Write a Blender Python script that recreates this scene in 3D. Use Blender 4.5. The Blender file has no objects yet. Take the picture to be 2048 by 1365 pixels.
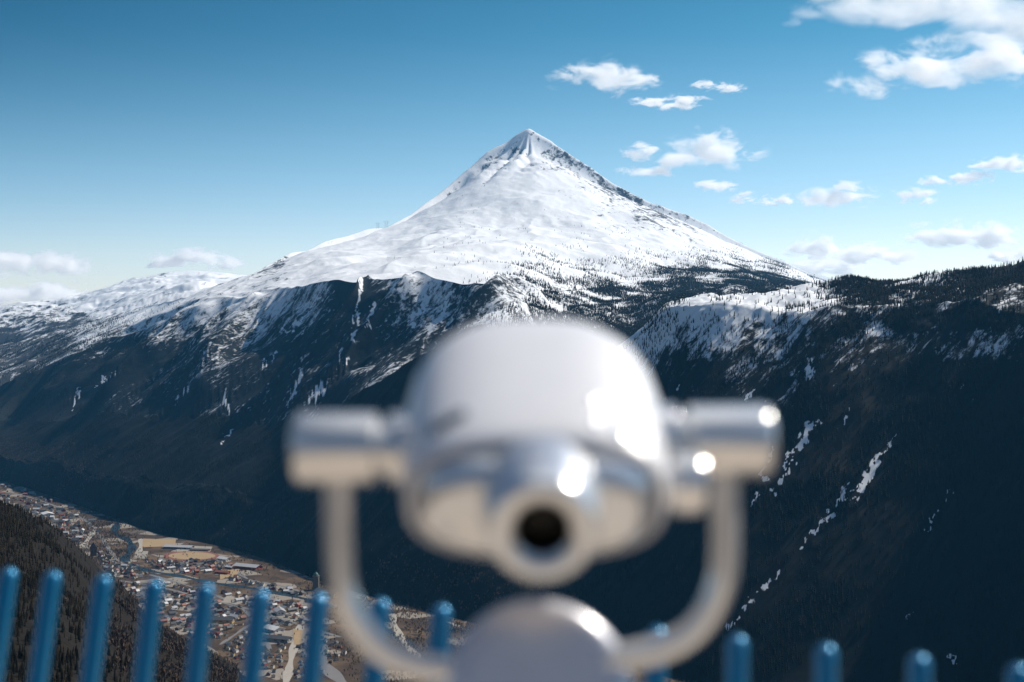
import bpy, bmesh, math, random
import numpy as np
from mathutils import Vector, Matrix

random.seed(7)
rng = np.random.default_rng(11)
scene = bpy.context.scene
COL = scene.collection

# ------------------------------------------------------------------ camera maths
FPX = 2048 * 50.0 / 36.0          # focal length in photo pixels (2048 wide)
CX, CY = 1024.0, 682.5
HORIZON = 650.0
PITCH = math.atan((CY - HORIZON) / FPX)
FLOOR = -590.0
SUN_AZ, SUN_EL = math.radians(60), math.radians(45.5)
SUNV = Vector((math.sin(SUN_AZ) * math.cos(SUN_EL), math.cos(SUN_AZ) * math.cos(SUN_EL), math.sin(SUN_EL)))


def ray(px, py):
    u = (px - CX) / FPX
    v = (CY - py) / FPX
    return u, math.cos(PITCH) + v * math.sin(PITCH), v * math.cos(PITCH) - math.sin(PITCH)


def az_tan(px, py):
    x, y, z = ray(px, py)
    return math.atan2(x, y), z / math.hypot(x, y)


def at(px, py, Y):
    x, y, z = ray(px, py)
    return Vector((x / y * Y, Y, z / y * Y))


def on_floor(px, py, dz=0.0):
    x, y, z = ray(px, py)
    k = FLOOR / z
    return Vector((x * k, y * k, FLOOR + dz))


def project(P):
    """world array (n,3) -> px, py"""
    x, y, z = P[:, 0], P[:, 1], P[:, 2]
    c, s = math.cos(PITCH), math.sin(PITCH)
    d = y * c - z * s
    v = y * s + z * c
    d = np.maximum(d, 1e-3)
    return CX + FPX * x / d, CY - FPX * v / d


# ------------------------------------------------------------------ object helpers
def tag(o, label=None, cat=None, group=None, kind=None):
    if label: o['label'] = label
    if cat: o['category'] = cat
    if group: o['group'] = group
    if kind: o['kind'] = kind
    return o


def link(name, me, mat=None, parent=None):
    o = bpy.data.objects.new(name, me)
    COL.objects.link(o)
    if mat is not None and me is not None:
        me.materials.append(mat)
    if parent is not None:
        o.parent = parent
    return o


def empty(name, loc, rz=0.0):
    o = bpy.data.objects.new(name, None)
    o.empty_display_size = 0.2
    o.location = loc
    o.rotation_euler = (0, 0, rz)
    COL.objects.link(o)
    return o


def mesh_np(name, verts, faces, smooth=False):
    me = bpy.data.meshes.new(name)
    nv, nf, k = len(verts), len(faces), faces.shape[1]
    me.vertices.add(nv)
    me.vertices.foreach_set('co', np.ascontiguousarray(verts, dtype=np.float32).ravel())
    me.loops.add(nf * k)
    me.loops.foreach_set('vertex_index', np.ascontiguousarray(faces, dtype=np.int32).ravel())
    me.polygons.add(nf)
    me.polygons.foreach_set('loop_start', np.arange(0, nf * k, k, dtype=np.int32))
    me.polygons.foreach_set('loop_total', np.full(nf, k, dtype=np.int32))
    if smooth:
        me.polygons.foreach_set('use_smooth', np.ones(nf, dtype=bool))
    me.update(calc_edges=True)
    return me


def bm_mesh(name, bm, smooth=False):
    me = bpy.data.meshes.new(name)
    bmesh.ops.recalc_face_normals(bm, faces=bm.faces)
    if smooth:
        for f in bm.faces: f.smooth = True
    bm.to_mesh(me)
    bm.free()
    if smooth: me.set_sharp_from_angle(angle=math.radians(38))
    return me


def add_box(bm, c, size, rz=0.0):
    m = Matrix.Translation(c) @ Matrix.Rotation(rz, 4, 'Z') @ Matrix.Diagonal((size[0], size[1], size[2], 1))
    return bmesh.ops.create_cube(bm, size=1.0, matrix=m)['verts']


def add_rings(bm, rings, close0=True, close1=True):
    """rings: list of lists of points, same count"""
    vs = [[bm.verts.new(p) for p in r] for r in rings]
    n = len(vs[0])
    for a, b in zip(vs[:-1], vs[1:]):
        for i in range(n):
            bm.faces.new((a[i], a[(i + 1) % n], b[(i + 1) % n], b[i]))
    if close0: bm.faces.new(vs[0])
    if close1: bm.faces.new(vs[-1][::-1])
    return vs


def frame(d):
    d = Vector(d).normalized()
    up = Vector((0, 0, 1)) if abs(d.z) < 0.9 else Vector((0, 1, 0))
    a = d.cross(up).normalized()
    return d, a, a.cross(d).normalized()


def add_lathe(bm, o, d, prof, n=48, close0=True, close1=True):
    """prof: list of (s along d, radius)"""
    d, a, b = frame(d)
    o = Vector(o)
    rings = [[o + d * s + (a * math.cos(2 * math.pi * i / n) + b * math.sin(2 * math.pi * i / n)) * max(r, 1e-5)
              for i in range(n)] for s, r in prof]
    add_rings(bm, rings, close0, close1)


def add_tube(bm, pts, r, n=24):
    pts = [Vector(p) for p in pts]
    rings = []
    prev = None
    for i, p in enumerate(pts):
        t = (pts[min(i + 1, len(pts) - 1)] - pts[max(i - 1, 0)]).normalized()
        if prev is None:
            _, a, b = frame(t)
        else:
            a = (prev - t * prev.dot(t)).normalized()
            b = t.cross(a)
        prev = a
        rr = r[i] if isinstance(r, (list, tuple)) else r
        rings.append([p + (a * math.cos(2 * math.pi * k / n) + b * math.sin(2 * math.pi * k / n)) * rr for k in range(n)])
    add_rings(bm, rings)


# ------------------------------------------------------------------ node helpers
class NT:
    def __init__(self, tree):
        self.t = tree

    def n(self, typ, ins=None, **props):
        nd = self.t.nodes.new(typ)
        for k, v in props.items():
            setattr(nd, k, v)
        for k, v in (ins or {}).items():
            self.set(nd.inputs[k], v)
        return nd

    def set(self, sock, v):
        if isinstance(v, bpy.types.NodeSocket):
            self.t.links.new(v, sock)
        elif isinstance(v, bpy.types.Node):
            self.t.links.new(v.outputs[0], sock)
        else:
            sock.default_value = v

    def m(self, op, a, b=None, c=None, clamp=False):
        nd = self.t.nodes.new('ShaderNodeMath')
        nd.operation = op
        nd.use_clamp = clamp
        self.set(nd.inputs[0], a)
        if b is not None: self.set(nd.inputs[1], b)
        if c is not None: self.set(nd.inputs[2], c)
        return nd.outputs[0]

    def vm(self, op, a, b=None):
        nd = self.t.nodes.new('ShaderNodeVectorMath')
        nd.operation = op
        self.set(nd.inputs[0], a)
        if b is not None: self.set(nd.inputs[1], b)
        return nd.outputs['Value'] if op in ('LENGTH', 'DOT_PRODUCT') else nd.outputs[0]

    def mix(self, f, a, b):
        nd = self.t.nodes.new('ShaderNodeMix')
        nd.data_type = 'RGBA'
        self.set(nd.inputs[0], f)
        self.set(nd.inputs[6], a)
        self.set(nd.inputs[7], b)
        return nd.outputs[2]

    def smooth(self, x, lo, hi):
        nd = self.n('ShaderNodeMapRange', {'Value': x, 'From Min': lo, 'From Max': hi})
        nd.interpolation_type = 'SMOOTHSTEP'
        return nd.outputs[0]

    def noise(self, vec, scale, detail=6.0, rough=0.6, dist=0.0):
        return self.n('ShaderNodeTexNoise', {'Vector': vec, 'Scale': scale, 'Detail': detail, 'Roughness': rough,
                                             'Distortion': dist}).outputs[0]


def new_mat(name):
    m = bpy.data.materials.new(name)
    m.use_nodes = True
    m.node_tree.nodes.clear()
    nt = NT(m.node_tree)
    out = nt.n('ShaderNodeOutputMaterial')
    return m, nt, out


def simple_mat(name, col, rough=0.7, metal=0.0, coat=0.0, var=0.0, vscale=5.0, coat_rough=0.05, spec=0.5):
    m, nt, out = new_mat(name)
    c = (*col, 1)
    if var > 0:
        pos = nt.n('ShaderNodeTexCoord').outputs['Object']
        f = nt.noise(pos, vscale, 5)
        c = nt.mix(f, tuple(x * (1 - var) for x in col) + (1,), tuple(min(1, x * (1 + var)) for x in col) + (1,))
    b = nt.n('ShaderNodeBsdfPrincipled', {'Base Color': c, 'Roughness': rough, 'Metallic': metal,
                                          'Coat Weight': coat, 'Coat Roughness': coat_rough, 'Specular IOR Level': spec})
    nt.t.links.new(b.outputs[0], out.inputs[0])
    return m


# ------------------------------------------------------------------ numpy noise
def vnoise(x, y, seed=0):
    xi = np.floor(x).astype(np.int64); yi = np.floor(y).astype(np.int64)
    fx = x - xi; fy = y - yi
    fx = fx * fx * fx * (fx * (fx * 6 - 15) + 10); fy = fy * fy * fy * (fy * (fy * 6 - 15) + 10)

    def h(a, b):
        v = (a * 374761393 + b * 668265263 + seed * 1442695041) & 0xFFFFFFFF
        v = ((v ^ (v >> 13)) * 1274126177) & 0xFFFFFFFF
        return ((v ^ (v >> 16)) & 0xFFFF) / 65535.0
    return ((h(xi, yi) * (1 - fx) + h(xi + 1, yi) * fx) * (1 - fy) +
            (h(xi, yi + 1) * (1 - fx) + h(xi + 1, yi + 1) * fx) * fy)


def fbm(x, y, octs=5, gain=0.5, seed=0):
    s = np.zeros_like(x); a = 1.0; t = 0.0
    for o in range(octs):
        s += a * (vnoise(x, y, seed + o) - 0.5); t += a
        a *= gain
        x, y = 1.93 * (x * 0.8 - y * 0.6) + 13.1, 1.93 * (x * 0.6 + y * 0.8) + 7.7
    return s / t * 2


def ridged(x, y, octs=5, gain=0.5, seed=0):
    s = np.zeros_like(x); a = 1.0; t = 0.0
    for o in range(octs):
        s += a * (1 - 2 * np.abs(vnoise(x, y, seed + o) - 0.5) * 2); t += a
        a *= gain
        x, y = 2.03 * (x * 0.9 - y * 0.43) + 3.1, 2.03 * (x * 0.43 + y * 0.9) + 5.7
    return s / t


def sstep(x, a, b):
    t = np.clip((x - a) / (b - a), 0, 1)
    return t * t * (3 - 2 * t)


# ------------------------------------------------------------------ terrain loft
# each feature line: (px, py, r) in photo pixels + metres, or (px, None, r, z)
BACK_R = [1, 60, 150, 250, 350, 500, 650, 800, 1000, 1300, 1700, 2200, 2600, 3000, 3300]
F = {}
F[0] = [(-700, None, 1, -2.3), (2750, None, 1, -2.3)]
F[1] = [(-700, None, 600, -150), (0, None, 700, -205), (2750, None, 700, -210)]
F[2] = [(-700, 820, 1500), (-300, 900, 1550), (0, 1008, 1600), (60, 1030, 1620), (120, 1063, 1650), (165, 1103, 1680),
        (200, 1143, 1700), (240, 1180, 1740), (290, 1235, 1790), (345, 1272, 1830), (400, 1303, 1860), (470, 1350, 1890),
        (500, 1380, 1900), (700, 1450, 1900), (1000, 1500, 1850), (1500, 1520, 1700), (2048, 1560, 1500), (2750, 1600, 1250)]
F[3] = [(-700, None, 2800, FLOOR), (0, None, 2600, FLOOR), (240, None, 2350, FLOOR), (500, None, 2120, FLOOR),
        (700, None, 2050, FLOOR), (1250, None, 1900, FLOOR), (1500, None, 1800, FLOOR), (2048, None, 1620, FLOOR), (2750, None, 1380, FLOOR)]
F[4] = [(-700, 925, 'floor'), (0, 960, 'floor'), (100, 992, 'floor'), (185, 1022, 'floor'), (300, 1068, 'floor'), (430, 1090, 'floor'), (520, 1115, 'floor'),
        (640, 1165, 'floor'), (780, 1205, 'floor'), (950, 1248, 'floor'), (1250, 1335, 'floor'), (1500, 1400, 'floor'),
        (2048, 1490, 'floor'), (2750, None, 1550, FLOOR)]
F['bench'] = [(-700, 907, 6450), (0, 910, 5800), (230, 960, 4629), (395, 990, 4168), (550, 1010, 3830), (700, 1010, 3490), (870, 965, 3280), (1000, 900, 3250),
              (1150, 795, 3460), (1200, 755, 3500), (1250, 712, 3540), (1290, 678, 3440), (1330, 640, 3340), (1370, 622, 3270), (1420, 614, 3220), (1500, 613, 3160), (1560, 611, 3130), (1610, 606, 3090),
              (1650, 606, 3060), (1700, 612, 3030), (1800, 610, 3000), (1900, 605, 2950), (2048, 640, 2800), (2400, 640, 2450), (2750, 640, 2150)]
F[5] = [(-700, 905, 6500), (0, 905, 5840), (230, 950, 4674), (395, 980, 4203), (550, 1000, 3860), (700, 1000, 3520), (870, 950, 3320), (1000, 890, 3290),
        (1150, 780, 3510), (1250, 693, 3700), (1290, 655, 3660), (1330, 610, 3620), (1370, 597, 3600), (1420, 592, 3580),
        (1500, 591, 3540), (1560, 587, 3520), (1610, 580, 3500), (1650, 577, 3480), (1700, 566, 3450), (1750, 553, 3430), (1800, 548, 3400),
        (1850, 543, 3380), (1900, 534, 3350), (1950, 529, 3310), (2048, 517, 3250), (2400, 480, 3000), (2750, 450, 2700)]
F[7] = [(-700, 880, 7000), (0, 850, 6343), (230, 830, 5299), (395, 830, 4790), (550, 850, 4330), (640, 850, 4061), (700, 800, 3960), (780, 752, 3900), (870, 700, 3850),
        (950, 650, 3860), (1030, 600, 3960), (1100, 612, 4300), (1250, 605, 4800), (1330, 592, 5050), (1400, 580, 5100),
        (1500, 574, 5100), (1600, 578, 5000), (1680, 605, 4900), (2048, 640, 4300), (2750, 640, 3300)]
F[9] = [(-700, 855, 7700), (0, 782, 7100), (115, 722, 6750), (230, 670, 6450), (330, 637, 6200), (395, 605, 6050), (450, 590, 5900), (520, 586, 5650),
        (600, 570, 5300), (650, 557, 5100), (700, 556, 4900), (760, 561, 4720), (850, 551, 4520), (930, 561, 4380), (1020, 577, 4300),
        (1100, 585, 4700), (1250, 572, 5400), (1330, 560, 5600), (1400, 552, 5700), (1500, 557, 5800), (1600, 571, 5800), (1680, 592, 5700), (2048, 650, 5000), (2750, 650, 4000)]
F[10] = [(-700, 800, 8700), (0, 735, 8200), (115, 690, 7700), (230, 652, 7200), (330, 622, 6700), (395, 596, 6350), (450, 575, 6300), (500, 565, 6350), (560, 535, 6600), (600, 523, 6750),
         (700, 500, 6900), (800, 480, 7100), (900, 455, 7200), (1058, 445, 7300), (1200, 455, 7200), (1300, 480, 7200), (1400, 510, 7200),
         (1500, 535, 7200), (1600, 560, 7100), (1680, 585, 7000), (2048, 655, 6000), (2750, 655, 4800)]
F[11] = [(-700, 740, 10000), (0, 692, 9700), (115, 662, 9200), (230, 634, 8600), (330, 607, 7600), (395, 588, 6800), (420, 577, 6900), (460, 562, 7000), (500, 549, 7150),
         (530, 531, 7250), (560, 514, 7400), (585, 504, 7500), (615, 500, 7550), (650, 482, 7700), (700, 466, 7900), (730, 460, 8000), (770, 455, 8100), (800, 440, 8250), (850, 406, 8500), (900, 369, 8700), (950, 327, 8850), (974, 306, 8900), (995, 294, 8940), (1016, 283, 8970),
         (1028, 273, 8990), (1041, 265, 9000), (1050, 261, 9000), (1057, 258, 9000), (1063, 261, 9000), (1070, 266, 9000), (1082, 274, 9000), (1099, 283, 9000), (1130, 304, 8970), (1150, 318, 8950), (1200, 348, 8900), (1250, 378, 8850), (1300, 402, 8800),
         (1350, 424, 8800), (1385, 434, 8800), (1420, 452, 8800), (1470, 480, 8800), (1520, 503, 8800), (1580, 527, 8800), (1640, 553, 8800), (1690, 575, 8600), (1750, 605, 8400), (2048, 660, 7200), (2750, 660, 5600)]
F[13] = [(-700, 580, 12500), (-200, 600, 12300), (0, 611, 12000), (40, 605, 12000), (120, 598, 12000), (200, 580, 12000), (260, 560, 12000), (330, 546, 12000),
         (380, 541, 12000), (450, 546, 12000), (510, 555, 12000), (600, 600, 12000), (900, 660, 12000), (1600, 680, 12000), (2048, 690, 9500), (2750, 690, 7000)]

px_cols = np.concatenate([np.linspace(-700, -125, 90), np.arange(-120, 2171, 2.4), np.linspace(2176, 2750, 90)])
az_in = np.arctan2((px_cols - CX) / FPX, 1.0)
az_out_l = np.linspace(-math.pi, az_in[0], 60)[:-1]
az_out_r = np.linspace(az_in[-1], math.pi, 60)[1:]
AZ = np.concatenate([az_out_l, az_in, az_out_r])
NC = len(AZ)


def gsm(a, w):
    if w <= 0: return a
    k = np.exp(-0.5 * (np.arange(-3 * w, 3 * w + 1) / w) ** 2); k /= k.sum()
    return np.convolve(np.pad(a, 3 * w, mode='edge'), k, mode='valid')


def feature(i):
    azs, ts, rs = [], [], []
    for c in F[i]:
        if c[1] is None:
            a, _ = az_tan(c[0], HORIZON); r, t = c[2], c[3] / c[2]
        else:
            a, t = az_tan(c[0], c[1]); r = FLOOR / t if c[2] == 'floor' else c[2]
        azs.append(a); ts.append(t); rs.append(r)
    rb = BACK_R[i]
    tb = -2.3 if rb < 5 else (-.02 if rb < 70 else 0.10)
    e = 1.25
    azs = [-math.pi, azs[0] - e] + azs + [azs[-1] + e, math.pi]
    ts = [tb, tb] + ts + [tb, tb]; rs = [rb, rb] + rs + [rb, rb]
    r = gsm(np.interp(AZ, azs, rs), 14)
    t = gsm(np.interp(AZ, azs, ts), 1 if i == 11 else 2)
    if i in (3, 4):
        inside = np.abs(AZ) < 0.75
        z = np.where(inside, FLOOR, r * t)
        return r, z
    return r, r * t


R = {}; Z = {}
BACK_R = dict(enumerate(BACK_R)); BACK_R['bench'] = 380
for i in F:
    R[i], Z[i] = feature(i)
pxAZ = CX + FPX * np.tan(np.clip(AZ, -1.2, 1.2))


def dip(a, b, f, depth_pts, name):
    d = np.interp(pxAZ, [p[0] for p in depth_pts], [p[1] for p in depth_pts])
    R[name] = R[a] + f * (R[b] - R[a])
    Z[name] = Z[a] + f * (Z[b] - Z[a]) - d


dip(5, 7, 0.45, [(600, 0), (750, 40), (900, 90), (1250, 150), (1330, 60), (1500, 45), (1700, 60), (2048, 90)], 6)
dip(7, 9, 0.4, [(560, 0), (680, 60), (900, 110), (1010, 40), (1080, 25), (1300, 20), (1700, 20)], 8)
dip(11, 13, 0.35, [(-700, 30), (250, 40), (395, 70), (600, 150), (2048, 300)], 12)
R[14] = R[13] + 900; Z[14] = Z[13] - 260
KEYS = [0, 1, 2, 3, 4, 'bench', 5, 6, 7, 8, 9, 10, 11, 12, 13, 14]
LAYKEY = [0, 1, 2, 3, 4, 4, 5, 6, 7, 8, 9, 10, 11, 12, 13]
for a, b in zip(KEYS[:-1], KEYS[1:]):
    R[b] = np.maximum(R[b], R[a] + 4)

NROW = [24, 230, 24, 110, 200, 60, 14, 140, 12, 150, 130, 170, 8, 90, 5]
rows_r, rows_z, lay, tt = [], [], [], []
for i, n in enumerate(NROW):
    last = i == len(NROW) - 1
    for k in range(n + (1 if last else 0)):
        t = k / n
        ka, kb = KEYS[i], KEYS[i + 1]
        rows_r.append(R[ka] + t * (R[kb] - R[ka]))
        rows_z.append(Z[ka] + t * (Z[kb] - Z[ka]))
        lay.append(LAYKEY[i]); tt.append(1.0 if ka == 'bench' else t)
RR = np.array(rows_r); ZZ = np.array(rows_z); LAY = np.array(lay); TT = np.array(tt)
NR = len(LAY)
_c = np.concatenate([[0], np.cumsum(NROW)])
starts = np.array([_c[KEYS.index(k)] for k in range(15)])
NROW_ = {k: int(starts[k + 1] - starts[k]) if k < 14 else 5 for k in range(14)}
# soften the crease between plateau and cone
a0, a1 = starts[9] + 6, starts[11] - 10
sm = ZZ.copy()
for _ in range(3):
    c = np.cumsum(np.pad(sm, ((21, 20), (0, 0)), mode='edge'), axis=0)
    sm = (c[40:] - c[:-40])[:NR] / 40.0
w = np.zeros(NR); w[a0:a1] = 1
w = np.convolve(np.pad(w, 8, mode='edge'), np.ones(17) / 17, mode='valid')[:, None]
ZZ = ZZ * (1 - w) + sm * w

k_ = np.exp(-0.5 * (np.arange(-60, 61) / 22.0) ** 2); k_ /= k_.sum()
for i_ in np.where((LAY == 10) | (LAY == 9))[0]:
    zs_ = np.convolve(np.pad(ZZ[i_], 60, mode='edge'), k_, mode='valid')
    f_ = (1 - sstep(TT[i_], .72, 1.0)) if LAY[i_] == 10 else sstep(TT[i_], .1, .8)
    ZZ[i_] = ZZ[i_] * (1 - f_) + zs_ * f_

XX = RR * np.sin(AZ)[None, :]; YY = RR * np.cos(AZ)[None, :]
# valley axis / fall line in plan
AXV = (-0.585, 0.81); FLV = (-0.81, -0.585)
AA = XX * AXV[0] + YY * AXV[1]; BB = XX * FLV[0] + YY * FLV[1]
L2 = LAY[:, None]; T2 = TT[:, None]
inview = (np.abs(AZ) < 0.62)[None, :] * 1.0
amp = np.zeros((NR, NC))
# near hill
w = np.where(L2 == 1, sstep(T2, 0.0, .25), np.where(L2 == 2, 1 - sstep(T2, 0.2, .9), 0)) * inview
ZZ += w * (fbm(XX / 170, YY / 170, 5, seed=3) * 16 + fbm(XX / 40, YY / 40, 3, seed=5) * 3)
# dark slopes: gullies running down the fall line
w = np.where(L2 == 4, sstep(T2, 0.02, .4), np.where((L2 >= 5) & (L2 <= 6), 1.0, np.where(L2 == 7, 1 - T2, 0))) * inview
ZZ += w * ((ridged(AA / 240, BB / 900, 5, seed=21) - .2) * 30 + fbm(XX / 90, YY / 90, 4, seed=8) * 8)
w = np.where(L2 == 7, T2, np.where(L2 == 8, 1 - .75 * sstep(T2, .75, 1), np.where(L2 == 9, .25 * (1 - sstep(T2, 0, .2)), 0))) * inview
rightfade = 1 - sstep(XX / YY.clip(1), 0.0, 0.05)
ZZ += w * rightfade * ((ridged(AA / 330 + .5 * fbm(XX / 400, YY / 400, 3, seed=33), BB / 800, 3, .45, seed=31) - .2) * 95 + fbm(XX / 120, YY / 120, 4, seed=9) * 12)
# snowy plateau and cone
w = np.where(L2 == 9, sstep(T2, 0, .15), np.where(L2 == 10, 1.0, np.where(L2 == 11, 1 - T2, 0))) * inview
tcone = np.where(L2 == 10, sstep(T2, .1, .8), np.where(L2 > 10, 1.0, 0.0))
wx, wy = XX + 120 * fbm(XX / 500, YY / 500, 2, seed=2), YY + 120 * fbm(XX / 500, YY / 500, 2, seed=4)
bump = fbm(XX / 95, YY / 130, 4, .55, seed=46) * 7 + fbm(wx / 460, wy / 620, 5, .45, seed=41) * 44 + (ridged(wx / 300, wy / 420, 3, .4, seed=44) - .5) * 16
ZZ += w * bump * (1 - .72 * tcone)
ZZ += w * tcone * (fbm(XX / 210, YY / 260, 5, .5, seed=47) * 15)
# summit gullies
S = at(1058, 262, 9000); sx, sy = S.x, 9000.0
dS = np.hypot(XX - sx, YY - sy); aS = np.arctan2(XX - sx, -(YY - sy))
gul = np.abs(np.sin(aS * 9.5 + 1.6 * fbm(XX / 260, YY / 260, 4, seed=51)))
gw = w * sstep(dS, 0, 130) * (1 - sstep(dS, 500, 950)) * (1 - sstep(aS, -.25, .4)) * np.where(L2 == 10, 1 - sstep(T2, .95, 1.0), 0)
GW = gw * (gul - .6)
ZZ += GW * 42 * (1 + .8 * fbm(XX / 70, YY / 70, 3, seed=53))
# far hills
w = np.where(L2 == 11, T2, np.where(L2 == 12, 1.0, 0)) * inview
ZZ += w * ((fbm(XX / 700, YY / 700, 6, .58, seed=61) * 85 + (ridged(XX / 420, YY / 420, 4, .55, seed=63) - .2) * 30))
w = np.where(L2 == 4, sstep(T2, .8, 1.0), 0) * inview
ZZ += w * fbm(XX / 75, YY / 75, 4, .55, seed=66) * 13
# behind-camera hillside roughness
ZZ += np.where(L2 > 0, 1, 0) * (1 - inview) * fbm(XX / 300, YY / 300, 4, seed=71) * 10

P = np.stack([XX.ravel(), YY.ravel(), ZZ.ravel()], 1)
PX, PY = project(P)
PX = PX.reshape(NR, NC); PY = PY.reshape(NR, NC)
TANE = ZZ / RR
RUN = np.maximum.accumulate(TANE, axis=0)
RUNPREV = np.vstack([np.full((1, NC), -9.0), RUN[:-1]])


# ---- painted surface attributes (snow cover, woodland, bare-ground colour) by inverse distance weighting
def idw(ctrl, px, py, nval, ysc=1.6, power=3.0):
    num = np.zeros((nval,) + px.shape); den = np.zeros(px.shape)
    for c in ctrl:
        d2 = (px - c[0]) ** 2 + ((py - c[1]) * ysc) ** 2 + 60
        wgt = d2 ** (-power / 2)
        den += wgt
        for k in range(nval): num[k] += wgt * c[2 + k]
    return num / den


def polymask(lines, px, py):
    """snow gullies: list of (width_px, [(px,py),...])"""
    out = np.zeros(px.shape)
    for wd, pts in lines:
        for (x0, y0), (x1, y1) in zip(pts[:-1], pts[1:]):
            dx, dy = x1 - x0, y1 - y0
            t = np.clip(((px - x0) * dx + (py - y0) * dy) / (dx * dx + dy * dy), 0, 1)
            d = np.hypot(px - x0 - t * dx, py - y0 - t * dy)
            out = np.maximum(out, 1 - sstep(d, wd * .35, wd * 1.5))
    return out


# (px, py, snow, conifer, birch, brown)
C_NEAR = [(0, 1050, 0, 1, 0, .2), (100, 1150, .03, .9, .05, .3), (180, 1130, .12, .25, .05, .6), (0, 1300, .03, .8, 0, .3), (120, 1330, .03, .9, 0, .3), (160, 1220, .05, .7, .2, .5), (230, 1200, 0, .3, .8, .8),
          (330, 1300, 0, .15, 1, .9), (250, 1340, 0, .6, .5, .6), (420, 1330, 0, .25, .9, .9), (420, 1365, 0, .4, .7, .9), (240, 1290, 0, .4, .8, .8), (800, 1500, 0, .4, .6, .6)]
C_FLOOR = [(50, 1000, 0.06, .05, .2, .9), (230, 1085, 0, .05, .9, .9), (300, 1085, 0, 0, .1, 1.0), (420, 1110, 0, 0, .1, 1.0), (400, 1200, .1, .02, .12, 1.0), (300, 1160, .1, .02, .3, .9), (560, 1300, .1, .05, .15, .9),
           (500, 1090, 0, .05, .9, .9), (560, 1160, 0, .0, .3, .9), (680, 1200, 0, .02, .5, .8), (830, 1240, 0, .05, .9, .8), (900, 1300, 0, .1, .9, .8), (720, 1330, 0, .0, .7, .8), (1100, 1350, 0, .3, .6, .6), (640, 1340, .1, 0, .3, .9)]
C_B = [(0, 930, 0, .1, .8, .9), (150, 985, 0, .1, .8, .8), (230, 1000, 0, .6, .25, .3), (400, 1050, 0, .7, .1, .2), (600, 1100, 0, .7, .05, .2), (470, 1070, 0, .1, .8, .8), (800, 1150, 0, .1, .8, .8), (950, 1180, 0, .1, .9, .8), (1050, 1200, 0, .2, .7, .6),
       (900, 1050, 0, .4, .2, .3), (1200, 1200, 0, .6, .1, .2), (1450, 1100, .03, .6, .1, .1), (1500, 900, .17, .7, .1, .1), (1800, 1000, .02, .8, 0, .1), (1800, 1250, .02, .7, 0, .1), (2048, 1200, 0, .8, 0, .1), (1500, 1300, 0, .6, .3, .3),
       (1330, 615, .9, .35, 0, .2), (1400, 600, .95, .12, 0, .2), (1500, 597, .95, .15, 0, .2), (1570, 594, .9, .3, 0, .2), (1450, 612, .9, .35, 0, .2), (1520, 622, .8, .5, 0, .2), (1610, 588, .85, .4, 0, .2), (1640, 600, .65, .65, 0, .1), (1300, 650, .8, .5, 0, .2), (1270, 690, .85, .3, 0, .2),
       (1350, 660, .55, .8, 0, .2), (1430, 640, .6, .75, 0, .2), (1500, 650, .52, .8, 0, .2), (1580, 640, .5, .8, 0, .2), (1500, 690, .46, .6, 0, .2), (1350, 720, .42, .7, 0, .2), (1580, 700, .42, .65, 0, .2), (1620, 660, .5, .5, 0, .1), (1420, 760, .3, .4, 0, .2), (1330, 790, .22, .5, 0, .2), (1560, 770, .3, .5, 0, .2), (1450, 830, .22, .5, 0, .2),
       (1700, 575, .35, 1, 0, .1), (1750, 590, .3, 1, 0, .1), (1800, 560, .6, .8, 0, .1), (1860, 555, .6, .8, 0, .1), (1880, 575, .5, .9, 0, .1), (1700, 603, .5, .8, 0, .1), (1800, 601, .55, .75, 0, .1), (1880, 595, .45, .9, 0, .1), (1950, 540, .2, 1, 0, .1), (2020, 580, .5, .7, 0, .1), (2040, 540, .1, 1, 0, .1),
       (1700, 650, .2, 1, 0, .1), (1800, 640, .1, 1, 0, .1), (1750, 660, .55, .6, 0, .2), (1950, 640, .1, 1, 0, .1), (2040, 640, .25, .9, 0, .1), (1750, 690, .38, .6, .4, .6), (1830, 680, .40, .6, .4, .6), (1950, 672, .45, .6, .3, .6), (2040, 665, .45, .6, .3, .5), (2000, 700, .45, .5, .3, .5), (1900, 700, .4, .5, .2, .5), (1680, 690, .4, .4, .3, .4),
       (1650, 750, .25, .7, .1, .3), (1700, 800, .04, 1, .1, .3), (1800, 760, .04, 1, 0, .2), (1900, 740, .2, .9, 0, .2), (1950, 770, .22, .8, 0, .2), (2020, 740, .25, .8, 0, .2), (2000, 800, .03, 1, 0, .4), (1900, 850, .0, 1, .1, .6), (1750, 900, .1, 1, 0, .4), (2040, 900, 0, 1, 0, .1), (1640, 850, .1, .7, .1, .3)]
C_A = [(200, 850, .2, .5, .2, .4), (450, 870, .18, .6, 0, .1), (650, 870, .15, .6, 0, .3), (780, 780, .05, .6, .2, .7), (900, 720, .1, .7, .2, .6), (950, 660, .5, .8, 0, .2), (1000, 630, .75, .6, 0, .2), (1060, 625, .62, .9, 0, .2), (1150, 640, .5, 1, 0, .2), (1200, 620, .6, .95, 0, .2), (1250, 660, .4, 1, 0, .2),
       (1300, 610, .5, 1, 0, .2), (1180, 605, .5, 1, 0, .2), (1400, 585, .4, 1, 0, .2), (1600, 580, .4, 1, 0, .2), (50, 900, .05, .2, .7, .8), (300, 860, .08, .6, .1, .2)]
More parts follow.
